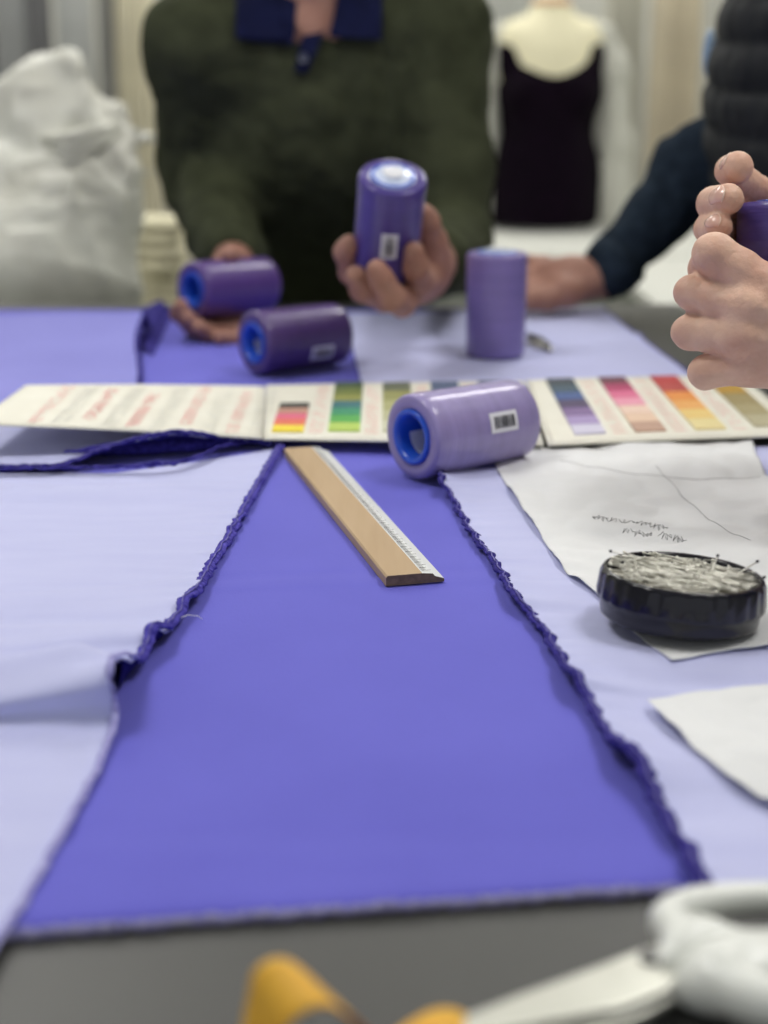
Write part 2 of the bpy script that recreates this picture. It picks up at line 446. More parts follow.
def edge_cloth(name, edge, other_fn, mlist, label, cat, base, fall, nz_amp, seed, nv=90, extra=None, thick=.0008, hemkw=None, hemmat=None, loc=None, ysh=None):
    """edge = list of Vectors (hem); other_fn(p) gives the far-rail point of each hem point"""
    t = empty(name, loc, label, cat)
    rows = []
    for p in edge:
        q = other_fn(p); r = []
        for j in range(nv):
            f = (j / (nv - 1)) ** 1.5
            x = p.x + (q.x - p.x) * f; y = p.y + (q.y - p.y) * f; s = math.hypot(x - p.x, y - p.y)
            pk = .0026 * noise.noise(V((p.y * 85, s * 9, seed))) * math.exp(-s / .020)
            if ysh: y += ysh(p, s)
            z = base + (p.z - base) * math.exp(-(s / fall)) + nz_amp * (nz(x, y, 7, seed) + .5 * nz(x * .6, y, 19, seed + 3)) * min(1, s / .03) + pk
            if extra: z += extra(x, y, s)
            r.append(V((x, y, max(z, .0036))))
        rows.append(r)
    sheet('cloth_panel', rows, mlist, t, thick)
    global LASTROOT
    LASTROOT = t
    if hemkw is not None: hem('overlocked_edge', edge, hemmat, t, **hemkw)
    return t

# left lilac panel
L_edge = [(283, 444, .6), (272, 462, .7), (262, 480, .5), (247, 506, .6), (232, 534, .5), (214, 562, .6), (198, 590, .8), (186, 600, 1.1), (178, 617, .8),
          (168, 629, 1.0), (154, 628, 1.7), (148, 645, 1.2), (140, 660, 1.0), (128, 656, 2.1), (114, 659, 3.1), (109, 674, 2.9), (114, 700, 1.7), (116, 718, 1.0), (110, 738, .6), (98, 770, .5), (82, 800, .45),
          (62, 836, .5), (42, 872, .4), (22, 905, .4), (4, 934, .4), (-40, 1000, .4), (-80, 1060, .4)]
Le = catmull([G(a, b_, c * .01) for a, b_, c in L_edge], 520)
def wr_left(x, y, s):
    # long soft folds running to the left of the pucker, and a soft trough above
    p = G(112, 668, .018); yc = p.y + (x - p.x) * .10
    h = .013 * math.exp(-((y - yc) / .017) ** 2) * math.exp(-s / .34) * min(1, s / .02) * .9
    q = G(150, 632, .01); yc = q.y + (x - q.x) * -.12
    h += .006 * math.exp(-((y - yc) / .013) ** 2) * math.exp(-s / .12) * min(1, s / .02)
    h += .004 * math.exp(-((y - G(0, 610).y - (x + .2) * .2) / .02) ** 2) * math.exp(-s / .4)
    h += .005 * math.exp(-((y - G(150, 500).y) / .022) ** 2) * min(1, s / .05)
    h -= .002
    return h
edge_cloth('lilac_cloth', Le, lambda p: V((-.80, p.y + .02 * (p.x < -.2), 0)), [M_lilac, M_shade_violet],  # underside darkened to paint in shade beneath the lifted hem
           'large pale lilac cloth panel spread over the left front of the table', 'cloth', .0045, .075, .0032, 2.1, extra=wr_left, loc=G(120, 560, 0),
           ysh=lambda p, s: (G(0, 471, .006).y - G(283, 444, .006).y) * max(0, 1 - (Le[0].y - p.y) / .24) * min(1, max(0, s / .115)) ** .8)
lt = LASTROOT
k0 = int(len(Le) * .60)
hem('overlocked_edge', Le[:k0], M_purple_hem, lt, r0=.0021, wig=.0022, seed=1, rfun=lambda f: 1.1)
hem('turned_hem', Le[k0 - 3:], M_lilac_hem, lt, r0=.0012, wig=.0012, seed=2)
back = catmull([G(-90, 470, .008), G(0, 471, .008), G(60, 470, .008), G(130, 468, .009), G(172, 465, .010), G(200, 457, .010), G(222, 448, .009), (G(250, 444, .007)), G(282, 443, .006)], 200)
hem('overlocked_edge', back, M_navy_hem, lt, r0=.0019, wig=.0024, seed=31)
# added dark sheet painting in cavity shade, from the raised pucker to the table
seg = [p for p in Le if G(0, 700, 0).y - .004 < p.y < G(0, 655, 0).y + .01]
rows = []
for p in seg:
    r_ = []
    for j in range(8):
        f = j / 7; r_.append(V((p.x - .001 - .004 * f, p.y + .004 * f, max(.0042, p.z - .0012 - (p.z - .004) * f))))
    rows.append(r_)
sheet('cavity_shade_sheet', rows, M_shade_violet, lt, .0005)

# folded back flap at the far left, forming a dark tunnel
F_edge = [(-90, 470, .7), (0, 469, .7), (30, 469, .7), (60, 467, .8), (85, 459, 1.1), (108, 450, 1.5), (130, 443, 1.9), (150, 438, 2.1), (175, 434, 2.2), (200, 436, 2.0), (225, 440, 1.2), (250, 440, 1.0), (272, 446, .7)]
Fe = catmull([G(a, b_, c * .01) for a, b_, c in F_edge], 260)
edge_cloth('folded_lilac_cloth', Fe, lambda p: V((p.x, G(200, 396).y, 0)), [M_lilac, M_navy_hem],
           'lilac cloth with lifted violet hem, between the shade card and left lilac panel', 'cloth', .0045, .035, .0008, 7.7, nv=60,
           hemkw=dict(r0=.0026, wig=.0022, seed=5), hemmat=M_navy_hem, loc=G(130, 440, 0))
# crumpled violet roll inside the tunnel
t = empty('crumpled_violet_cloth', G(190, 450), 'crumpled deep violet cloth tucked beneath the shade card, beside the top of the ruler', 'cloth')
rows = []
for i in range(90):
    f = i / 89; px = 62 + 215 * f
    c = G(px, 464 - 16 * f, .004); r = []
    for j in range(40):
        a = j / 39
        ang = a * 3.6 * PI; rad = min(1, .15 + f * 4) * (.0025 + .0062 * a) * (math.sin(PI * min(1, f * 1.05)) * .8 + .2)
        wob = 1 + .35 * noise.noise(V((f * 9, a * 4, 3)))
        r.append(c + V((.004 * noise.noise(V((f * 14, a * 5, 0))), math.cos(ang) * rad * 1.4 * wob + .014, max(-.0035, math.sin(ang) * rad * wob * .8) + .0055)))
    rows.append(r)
sheet('cloth_fold', rows, [M_navy_hem, M_shade_violet], t, .0007)  # roll coloured darker to paint in the shade of the tunnel
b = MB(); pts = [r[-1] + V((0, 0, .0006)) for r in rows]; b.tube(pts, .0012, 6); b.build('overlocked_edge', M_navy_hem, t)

# right lilac panel
R_edge = [(443, 470, .9), (441, 480, 1.3), (448, 492, .8), (457, 508, .5), (468, 528, .5), (482, 548, .5), (497, 568, .5), (508, 588, .7), (516, 598, .9), (530, 615, .6), (545, 634, .6),
          (558, 655, .7), (568, 672, 1.1), (578, 677, 1.4), (586, 696, .9), (597, 718, .7), (611, 738, .9), (620, 748, 1.3), (633, 755, 1.5), (645, 775, 1.2), (655, 797, .8), (668, 823, .7), (684, 850, .6), (702, 880, .5), (710, 896, .4)]
Re = catmull([G(a, b_, c * .01) for a, b_, c in R_edge], 420)
yN = G(740, 889, .004).y
def r_other(p): return V((.365, max(p.y + .004, yN + .0) if p.y < yN + .03 else p.y + .004, 0))
def wr_right(x, y, s):
    h = .0
    p = G(640, 665, 0); yc = p.y - (x - p.x) * .12
    h += .0022 * math.exp(-((y - yc) / .014) ** 2) * min(1, s / .03)
    q = G(620, 760, 0); yc = q.y - (x - q.x) * .5
    h += .0035 * math.exp(-((y - yc) / .014) ** 2) * min(1, s / .03) * math.exp(-s / .05)
    return h
edge_cloth('lilac_cloth', Re, r_other, [M_lilac, M_navy_hem],
           'lilac cloth strip with puckered violet hem at the right, beneath the white papers', 'cloth', .0040, .035, .0007, 4.4, extra=wr_right, nv=80,
           hemkw=dict(r0=.0020, wig=.0026, seed=8, rfun=lambda f: .75 + .70 * f),
           ysh=lambda p, s: .085 * max(0, 1 - (Re[0].y - p.y) / .2) * min(1, s / .2), hemmat=M_navy_hem, loc=G(600, 640, 0))

# far left periwinkle cloth, rising to the back
t = empty('periwinkle_cloth', G(60, 360), 'blue-lilac cloth rising into a fold at the far left in front of the plastic bag', 'cloth')
rows = []
for i in range(70):
    f = i / 69; r = []
    for j in range(60):
        g = j / 59
        px = 133 + 12 * g + 4 * math.sin(g * 7); py = 402 - 96 * g
        z = .006 + .030 * max(0, g - .35) ** 1.3 * 1.6
        A = G(px, py - 14 * max(0, g - .6) * 2.5 * 0, z)
        B_ = V((-.85, A.y - .03, z * .8))
        q = A.lerp(B_, f ** 1.2)
        q.z += .003 * nz(q.x, q.y, 9, 5) * min(1, f * 8) + .004 * math.exp(-((q.x + q.y * .8 - 1.1) / .02) ** 2)
        if g > .93: q.z -= (g - .93) * .35
        q.z = max(q.z, .0045)
        r.append(q)
    rows.append(r)
sheet('cloth_panel', rows, [M_peri, M_navy_hem], t, .0008)
hem('overlocked_edge', catmull([rows[0][j] for j in range(60)], 150), M_navy_hem, t, r0=.0018, wig=.0015, seed=12)
# dark navy folds just right of it
t = empty('crumpled_violet_cloth', G(160, 330), 'crumpled dark violet cloth bunched at the right edge of the blue-lilac cloth', 'cloth')
rows = []
for i in range(60):
    f = i / 59; r = []
    for j in range(30):
        g = j / 29
        c = G(139 + (14 + 18 * f) * g + 4 * f, 352 - 40 * f + 8 * g * (1 - f), 0)
        z = .004 + (.012 * f + .004) * (math.sin(PI * g) ** 2) * (.7 + .6 * noise.noise(V((f * 5, g * 6, 2)))) * (1 - g * .5)
        r.append(V((c.x, c.y, max(.0035, z))))
    rows.append(r)
sheet('cloth_fold', rows, [M_navy_hem, M_navy_hem], t, .0008)

# far right lilac cloth
c1 = [G(362, 396), G(356, 370), G(350, 345), G(344, 318)]
c2 = [G(706, 396), G(680, 372), G(640, 342), G(602, 312)]
ra = catmull(c1, 70); rb = catmull(c2, 70); rows = []
for a, c in zip(ra, rb):
    r = []
    for j in range(90):
        f = j / 89; q = a.lerp(c, f); q.z = max(.0034, .0046 + .0015 * nz(q.x, q.y, 8, 6) + .003 * math.exp(-((q.y - 1.55 - q.x * .15) / .01) ** 2)); r.append(q)
    rows.append(r)
t = empty('lilac_cloth', G(500, 350), 'smooth lilac cloth behind the shade card, under the upright spool', 'cloth')
sheet('cloth_panel', rows, [M_lilac, M_lilac], t, .0008)
for k_ in (0, -1):
    b = MB(); b.tube([r[k_] + V((0, 0, .0006)) for r in rows], .0011, 6); b.build('overlocked_edge', M_purple_hem, t)

# ================================================================== PAPERS
def paper(name, poly_px, label, z0, crease, seed, lifts=(), flat=None):
    """poly as two px rails (left rail, right rail) listed back to front"""
    A, B_ = poly_px
    ra = catmull([G(*p, z0) for p in A], 90); rb = catmull([G(*p, z0) for p in B_], 90)
    rows = []
    for a, c in zip(ra, rb):
        r = []
        for j in range(110):
            f = j / 109; q = a.lerp(c, f); z = z0 + crease * (1 if not flat else 1 - .92 * math.exp(-((q.x - flat.x) ** 2 + (q.y - flat.y) ** 2) / .055 ** 2)) * (.35 * nz(q.x, q.y, 9, seed) + abs(nz(q.x + .5 * q.y, q.y, 14, seed + 5)) + .5 * abs(nz(q.x, q.y * 1.3, 34, seed + 2)) + .12 * nz(q.x, q.y, 90, seed))
            z = max(z, z0 - .0004)
            for cx, cy, rr, hh in lifts: z += hh * math.exp(-((q.x - cx) ** 2 + (q.y - cy) ** 2) / rr ** 2)
            r.append(V((q.x, q.y, z)))
        rows.append(r)
    t = empty(name, (ra[0] + rb[-1]) / 2, label, 'paper'); t.location.z = 0
    o = sheet('paper_sheet', rows, [M_paper, M_paper], t, .0003)
    return t, o
dc = G(678, 619, .010)                                   # centre of pin dish on the table
tp, po = paper('pattern_paper', ([(494, 449), (497, 470), (520, 505), (545, 542), (566, 572), (592, 592), (612, 612), (645, 642), (672, 662)],
                                 [(752, 444), (768, 480), (800, 520), (825, 560), (838, 590), (845, 610), (850, 622), (852, 628), (853, 632)]),
               'large crinkled white pattern paper with pencil lines under the pin dish', .0074, .0068, 3.3, flat=dc)
tp2, po2 = paper('pattern_paper', ([(647, 702), (655, 712), (672, 730), (690, 752), (712, 770), (740, 788), (770, 803)],
                                   [(800, 686), (830, 700), (835, 715), (838, 735), (838, 755), (838, 780), (838, 803)]),
                 'small white paper piece on the lilac cloth at the right, nearer than the pin dish', .0098, .0055, 8.3)
bt = tree(po)
def on_paper(px, py, bt=bt):
    q = G(px, py, .0085); h = bt.ray_cast(V((q.x, q.y, .2)), V((0, 0, -1)))
    return (h[0] if h[0] else q) + V((0, 0, .0006))
b = MB()
for ln in ([(656, 470), (672, 487), (690, 505), (712, 522), (735, 537), (750, 545)], [(560, 462), (600, 470), (650, 478), (700, 480), (760, 478)]):
    pts = catmull([G(*p, .0085) for p in ln], 40); q = []
    for p in pts:
        h = bt.ray_cast(V((p.x, p.y, .2)), V((0, 0, -1)))
        if h[0]: q.append(h[0] + V((0, 0, .0006)))
    if len(q) > 3: b.tube(q, .00017, 4, cap=False)
for row, (x0, y0, x1, y1) in enumerate([(592, 519, 672, 533), (618, 532, 690, 545)]):
    n = 90; seg = []
    for i in range(n):
        f = i / n; wv = noise.noise(V((f * 26, row * 7, 0)))
        if noise.noise(V((f * 14, row * 3.3, 5))) > .33:
            if len(seg) > 3: b.tube(seg, .00016, 4, cap=False)
            seg = []; continue
        seg.append(on_paper(x0 + (x1 - x0) * f + 2 * math.sin(i * 1.3), y0 + (y1 - y0) * f + 3.2 * wv + 1.6 * math.sin(i * 1.7)))
    if len(seg) > 3: b.tube(seg, .00016, 4, cap=False)
b.build('pencil_marking', M_pencil, tp)

# ================================================================== SHADE CARD
t = empty('shade_card', G(400, 442), 'long folded cream thread shade card with colour swatches lying across the table', 'shade card')
def quad_panel(name, TL, TR, BL, BR, m, bow=0, th=.0012):
    rows = []
    a, b_, c, d = [G(p[0], p[1], p[2]) for p in (TL, TR, BL, BR)]
    for i in range(14):
        f = i / 13; r = []
        for j in range(30):
            g = j / 29; q = a.lerp(b_, g).lerp(c.lerp(d, g), f); q.z += bow * math.sin(PI * g) + .0006; r.append(q)
        rows.append(r)
    o = sheet(name, rows, m, t, th); return (a, b_, c, d, bow)
zc = .0115
PL = quad_panel('card_panel', (26, 387, .030), (264, 388, zc), (-28, 426, .030), (262, 440, zc + .001), M_card, .001)
PM = quad_panel('card_panel', (266, 387, zc), (524, 383, zc), (263, 441, zc), (544, 447, zc), M_card, .0005)
PR = quad_panel('card_panel', (526, 382, zc), (742, 377, zc), (548, 447, zc), (812, 437, zc), M_card, .0008)
def on_panel(Pn, x, v, dz=.002):
    """point of the panel at world x (measured along the front edge) and v from front 0 to back 1"""
    a, b_, c, d, bow = Pn
    u = (x - c.x) / (d.x - c.x)
    q = c.lerp(d, u).lerp(a.lerp(b_, u), v); q.x = x + (c.z - .011) * 0
    q.z += bow * math.sin(PI * min(1, max(0, u))) + dz; return q
def swatch(Pn, xc, cols, v0, v1, wd=.024):
    b = MB(); ms = []
    n = len(cols)
    for i, c in enumerate(cols):
        ms.append(mat('thread %d %d %d' % c, c, .5, bump=.4, bscale=900, stretch=(1, 8, 1)))
        va = v1 - (v1 - v0) * i / n; vb = v1 - (v1 - v0) * (i + 1) / n
        A = on_panel(Pn, xc - wd / 2, va); B_ = on_panel(Pn, xc + wd / 2, va); D = on_panel(Pn, xc + wd / 2, vb); E = on_panel(Pn, xc - wd / 2, vb)
        g = (A - E) * .02
        top = [p + V((0, 0, .0014)) for p in (E + g, D + g, B_ - g, A - g)]
        b.add([E, D, B_, A] + top, [[4, 5, 6, 7], [0, 1, 5, 4], [1, 2, 6, 5], [2, 3, 7, 6], [3, 0, 4, 7]], i)
    b.build('swatch_strip', ms, t, smooth=False)
swatch(PM, -.0735, [(70, 72, 66), (200, 150, 130), (232, 110, 140), (236, 120, 96), (246, 222, 60)], .10, .60)
swatch(PM, -.0305, [(70, 92, 64), (110, 124, 60), (150, 152, 78), (60, 116, 124), (60, 150, 110), (90, 176, 84), (186, 214, 104)], .12, 1.0)
swatch(PM, .0110, [(106, 112, 92), (150, 150, 92), (176, 176, 124), (190, 190, 150), (206, 206, 180)], .12, .98)
swatch(PM, .0530, [(84, 100, 130), (100, 120, 160), (150, 170, 200), (180, 196, 220)], .12, .98)
swatch(PM, .0950, [(50, 60, 84), (60, 74, 110), (90, 110, 150), (120, 140, 180)], .12, .98)
swatch(PR, .1560, [(48, 60, 70), (58, 84, 100), (60, 90, 150), (74, 60, 100), (130, 104, 156), (170, 150, 200), (214, 210, 232)], .10, .98)
swatch(PR, .2030, [(100, 40, 60), (176, 50, 100), (226, 110, 150), (240, 160, 184), (244, 214, 196), (238, 206, 180), (196, 160, 140)], .10, .98)
swatch(PR, .2500, [(190, 54, 54), (186, 70, 66), (236, 150, 70), (240, 176, 100), (240, 208, 130), (236, 220, 160)], .10, .98)
swatch(PR, .2980, [(130, 108, 76), (190, 150, 60), (164, 148, 104), (176, 164, 124), (190, 182, 150)], .12, .98)
def text_col(Pn, xc, v0, v1, rows_, wd, m, rnd, name='printed_text'):
    b = MB()
    for i in range(rows_):
        v = v0 + (v1 - v0) * (i + .5) / rows_; x = xc - wd / 2
        while x < xc + wd / 2:
            l = rnd.uniform(.0015, .004)
            if rnd.random() < .75:
                A = on_panel(Pn, x, v, .0022); B_ = on_panel(Pn, min(x + l, xc + wd / 2), v, .0022)
                dv = V((0, .0009, 0)); b.add([A - dv, B_ - dv, B_ + dv, A + dv], [[0, 1, 2, 3]])
            x += l + .0008
    if b.v: b.build(name, m, t, smooth=False)
rn = random.Random(3)
for xc in (-.052, -.0095, .032, .074): text_col(PM, xc, .08, .95, 18, .010, M_print, rn)
for xc in (.1795, .2265, .274): text_col(PR, xc, .08, .95, 18, .010, M_print, rn)
for k_, xc in enumerate((-.258, -.2225, -.188, -.151, -.115)):
    text_col(PL, xc, .05 + .1 * (k_ % 2), .95 - .08 * (k_ % 3), 22, .009, M_print, rn)
    text_col(PL, xc + .018, .05, .95, 20, .012, M_printg, rn)
# folded spine ridges
for (x0, y0), (x1, y1) in (((263, 388), (260, 437)), ((521, 383), (541, 442)), ((531, 383), (552, 442))):
    b = MB(); A = G(x0, y0, zc + .001); B_ = G(x1, y1, zc + .001); b.tube([A, A.lerp(B_, .5), B_], .0018, 8); b.build('spine_fold', M_card, t)

# ================================================================== RULER
A = G(284, 449, .009); B_ = G(386, 577, .009); Cc = G(445, 573, .009); D = G(329, 449, .009)
t = empty('wooden_ruler', V((A.x, A.y, 0)).lerp(V((Cc.x, Cc.y, 0)), .5), 'flat wooden ruler with white measuring edge on the violet cloth', 'ruler')
ax = (B_ - A).normalized(); sd = V((-ax.y, ax.x, 0)); L = (B_ - A).length
if sd.x < 0: sd = -sd
W = (Cc - B_).dot(sd)
def rp(u, w_, z): q = A + ax * u + sd * w_; return V((q.x, q.y, z))
z0, z1 = .0035, .0095
prof_w = [(0, z0), (0, z1 - .001), (.001, z1), (W * .62, z1), (W * .62, z0)]
def extr(prof, u0, u1, name, m, mend=None):
    n = len(prof); vs = [rp(u0, w_, z) for w_, z in prof] + [rp(u1, w_, z) for w_, z in prof]
    fs = [[i, (i + 1) % n, n + (i + 1) % n, n + i] for i in range(n)] + [list(range(n)), [n + i for i in range(n)][::-1]]
    mi = [0] * n + [1, 1]
    bm = bmesh.new(); bv = [bm.verts.new(v) for v in vs]
    for f, k in zip(fs, mi):
        fa = bm.faces.new([bv[i] for i in f]); fa.material_index = k
    bmesh.ops.recalc_face_normals(bm, faces=bm.faces)
    for v in bm.verts: v.co -= t.location
    me = bpy.data.meshes.new(name); bm.to_mesh(me); bm.free(); me.materials.append(m); me.materials.append(mend or m)
    o = bpy.data.objects.new(name, me); link(o, t); return o
extr(prof_w, 0, L, 'wooden_body', M_wood, M_woodend)
extr([(W * .62, z0), (W * .62, z1), (W * .80, z1 - .0006), (W * .84, z1 - .0022), (W, z0 + .002), (W, z0)], 0, L, 'measuring_edge', M_scale, M_woodend)
b = MB()
for i in range(int(L / .001) - 4):
    u = L - .004 - i * .001; ln = .0052 if i % 10 == 0 else (.0040 if i % 5 == 0 else .0028)
    if i % 2 and i % 5: continue
    h = .00022 if i % 5 else .0003
    b.add([rp(u - h, W * .64, z1 + .0003), rp(u + h, W * .64, z1 + .0003), rp(u + h, W * .64 + ln, z1 + .00015), rp(u - h, W * .64 + ln, z1 + .00015)], [[0, 1, 2, 3]])
b.build('tick_marks', M_ink, t, smooth=False)

# ================================================================== THREAD SPOOLS
def spool(loc, axis, roll, rgb, label, R=.0300, L_=.104, top_foil=False, name='thread_spool', lab_dir=None, lab_u=.55, rgb2=None, inner=None):
    """axis points from the shown end (local z = 0) to the other end; loc is the centre of the shown end"""
    t = empty(name, loc, label, 'thread spool', 'large purple thread spools')
    q = V(axis).normalized().to_track_quat('Z', 'Y'); t.rotation_mode = 'QUATERNION'; t.rotation_quaternion = q
    key = 'thread ' + label[:30]
    m = mat(key, rgb, .34, rgb2=rgb2 or tuple(int(c * .93) for c in rgb), nscale=60, bump=.6, bscale=300, stretch=(.12, .12, 1.6), coat=.3, spec=.4)
    nt = m.node_tree
    pr = [(.0185, .0022), (.0205, .0006), (.0245, .0000), (R - .0024, .0002), (R - .0009, .0012), (R - .0001, .0032), (R, .008)]
    for i in range(1, 12):
        z = .008 + (L_ - .016) * i / 12; pr.append((R * (1 - .03 * (z / L_)) + .00012 * math.sin(i * 2.3), z))
    pr += [(R * .97, L_ - .005), (R * .97 - .0008, L_ - .0022), (R * .97 - .0024, L_ - .0006), (.0215, L_ - .0004), (.0185, L_ - .0015), (.0170, L_ - .004)]
    b = MB(); b.lathe(pr, 64); b.build('thread_winding', m, t, local=True)
    b = MB()
    b.lathe([(.0192, .004), (.0194, -.0006), (.0186, -.0014), (.0172, -.0014), (.0154, -.0004), (.0146, .003), (.0142, .02), (.0118, L_ - .004), (.0124, L_ + .0012), (.0150, L_ + .0022), (.0168, L_ + .0015), (.0172, L_ - .004)], 48)
    b.build('core_tube', M_blue, t, local=True)
    # local frame helpers
    qi = q.inverted()
    def patch(nm, mm, dirw, z, hz, hw, off=.0006, rad=R, n=12):
        d = qi @ V(dirw); a0 = math.atan2(d.y, d.x); b = MB(); vs = []
        for k in (z - hz, z + hz):
            for i in range(n + 1):
                a = a0 + (i / n - .5) * 2 * hw / rad; rr = rad * (1 - .03 * k / L_) + off; vs.append((rr * math.cos(a), rr * math.sin(a), k))
        b.add(vs, [[i, i + 1, n + 2 + i, n + 1 + i] for i in range(n)]); return b.build(nm, mm, t, local=True)
    if inner:
        patch('core_sticker', M_white, inner, .019, .0095, .010, off=0, rad=.0136, n=12)
    if lab_dir:
        st = patch('barcode_sticker', M_white, lab_dir, L_ * lab_u, .0125, .0072)
        d = qi @ V(lab_dir); a0 = math.atan2(d.y, d.x); b = MB(); rr = R * .985 + .0010
        rb = random.Random(5)
        z = L_ * lab_u - .009
        while z < L_ * lab_u + .009:
            wd = rb.uniform(.0004, .0012)
            vs = []
            for k in (z, z + wd):
                for i in range(5):
                    a = a0 + (i / 4 - .5) * 2 * .0042 / R; vs.append((rr * math.cos(a), rr * math.sin(a), k))
            b.add(vs, [[i, i + 1, 6 + i, 5 + i] for i in range(4)]); z += wd + rb.uniform(.0004, .001)
        bo = b.build('barcode', M_ink, st, local=True)
    if top_foil:
        b = MB(); n = 40; vs = [(0, 0, -.0035)]
        for ring, rr in enumerate((.007, .012, .0165, .0205)):
            for i in range(n):
                a = 2 * PI * i / n; vs.append((rr * math.cos(a), rr * math.sin(a), -.0032 + .0011 * ring + .0013 * noise.noise(V((math.cos(a) * 4, math.sin(a) * 4, ring * 2)))))
        fs = [[0, 1 + (i + 1) % n, 1 + i] for i in range(n)]
        for rg in range(3): fs += [[1 + rg * n + i, 1 + rg * n + (i + 1) % n, 1 + (rg + 1) * n + (i + 1) % n, 1 + (rg + 1) * n + i] for i in range(n)]
        b.add(vs, fs); b.build('wrap_gather', M_foil, t, local=True)
        b = MB(); vs = [(0, 0, -.0042)] + [(.0092 * math.cos(2 * PI * i / n), .0092 * math.sin(2 * PI * i / n), -.0042) for i in range(n)]
        b.add(vs, [[0, 1 + (i + 1) % n, 1 + i] for i in range(n)], 0); b.build('end_sticker', M_white, t, local=True, smooth=False)
    return t
up3 = V((0, 0, 1))
Rz = .030
# front lilac spool, lying
c0 = G(411, 437, .0300 + .0050)
ang = math.radians(37)
spool(c0, (math.cos(ang), math.sin(ang), .0), 0, (152, 140, 190), 'pale lilac thread spool lying on its side in front of the shade card', R=.0298, L_=.097, lab_dir=(.25, -.8, .22), lab_u=.62, inner=(-.66, .75, -.9))
# dark spool lying behind the card
c1 = G(253, 343, Rz + .0040)
spool(c1, (math.cos(math.radians(36)), math.sin(math.radians(36)), .0), 0, (88, 66, 124), 'dark purple thread spool lying on the violet cloth just behind the shade card', lab_dir=(.3, -.8, -.35), lab_u=.62, L_=.096, inner=(-.66, .75, -.9))
# upright spool on lilac cloth
c2 = G(495, 358, .004)
spool(V((c2.x, c2.y, .1085)), (0, 0, -1), 0, (130, 116, 178), 'medium lilac thread spool standing upright on the far lilac cloth', top_foil=True, R=.0298, L_=.102)
# held by person in green, left
c3 = P(192, 290, 1.59)
spool(c3, (.74, .67, -.02), 0, (92, 66, 134), 'purple thread spool held sideways low over the table by the person in green', lab_dir=None, L_=.100)
# held up by person in green, right
c4 = P(393, 176, 1.30)
ax4 = (P(385, 262, 1.362) - c4).normalized()
spool(c4, ax4, 0, (76, 60, 140), 'dark violet thread spool held up with its end towards the camera', top_foil=True, lab_dir=(.06, -1, 0), lab_u=.54, R=.0300, L_=.098)
# held at right
c5 = P(788, 203, .925)
ax5 = (P(780, 378, .940) - c5).normalized()
spool(c5, ax5, 0, (82, 68, 142), 'dark violet thread spool cupped in two hands at the right edge', top_foil=True, R=.0305, L_=.104)

# ================================================================== PIN DISH
t = empty('pin_dish', V((dc.x, dc.y, .0106)), 'round glossy black magnetic pin dish heaped with steel pins on the white pattern paper', 'pin dish')
RD = .0422
t.scale = (1, 1, 1.0)
tilt = Matrix.Rotation(math.radians(3.6), 4, 'Y') @ Matrix.Rotation(math.radians(-3.2), 4, 'X')
t.rotation_euler = tilt.to_euler()
b = MB()
b.lathe([(0, 0), (RD * .90, 0), (RD * .935, .0012), (RD * .945, .003), (RD * .955, .0085), (RD * 1.0, .0095), (RD * 1.0, .0115), (RD * .975, .0215), (RD * .955, .0238), (RD * .925, .0245), (RD * .895, .0236), (RD * .88, .021), (RD * .86, .0185)], 208)
for i_, v_ in enumerate(b.v):
    if .0112 < v_.z < .0220:
        a_ = math.atan2(v_.y, v_.x); r_ = math.hypot(v_.x, v_.y)
        if r_ > RD * .96: b.v[i_] = V((v_.x, v_.y, v_.z)) * 1.0; b.v[i_].x *= 1 + .010 * math.cos(26 * a_); b.v[i_].y *= 1 + .010 * math.cos(26 * a_)
b.build('dish_body', M_blackpl, t, local=True)
b = MB(); b.lathe([(RD * .87, .0188), (RD * .80, .0190), (RD * .6, .0198), (RD * .3, .0205), (0, .0207)], 64); b.build('magnet_pad', M_dishin, t, local=True)
# pins
def pin_mesh():
    b = MB(); b.tube([(0, 0, -.0145), (0, 0, -.011), (0, 0, .0135)], [.00006, .00040, .00040], 6, 0)
    b.tube([(0, 0, .0133), (0, 0, .0137), (0, 0, .0146), (0, 0, .015)], [.0003, .0008, .0008, .0003], 8, 1)
    return b
pm = pin_mesh(); bp = MB(); bp.v = pm.v; bp.f = pm.f; bp.m = pm.m
rp_ = random.Random(11)
pin0 = None
def place_pin(c, d, label, i):
    global pin0
    if pin0 is None:
        pin0 = bp.build('dressmaking_pin', [M_steel, M_steel], local=True); o = pin0
    else:
        o = pin0.copy(); C.objects.link(o)
    o.location = c; o.rotation_mode = 'QUATERNION'; o.rotation_quaternion = V(d).normalized().to_track_quat('Z', 'Y')
    tag(o, label, 'pin', 'steel pins heaped in the black dish'); return o
for i in range(150):
    a = rp_.uniform(0, 2 * PI); r = RD * .72 * math.sqrt(rp_.random())
    x, y = r * math.cos(a), r * math.sin(a)
    th_ = rp_.gauss(2.75, .30) if rp_.random() < .72 else rp_.uniform(0, 2 * PI)
    el = rp_.uniform(-.08, .12)
    d = V((math.cos(th_), math.sin(th_), el))
    # keep it inside the rim
    for s in (1, -1):
        e = V((x, y)) + V((d.x, d.y)) * .015 * s
        if e.length > RD * .90: k_ = (e.length - RD * .90) / e.length; x -= e.x * k_; y -= e.y * k_
    z = .0218 + .0038 * rp_.random() * (1 - .3 * r / RD)
    c = tilt @ V((x, y, z)) + t.location
    place_pin(c, tilt.to_3x3() @ d, 'steel dressmaking pin lying in the heap inside the black pin dish', i)
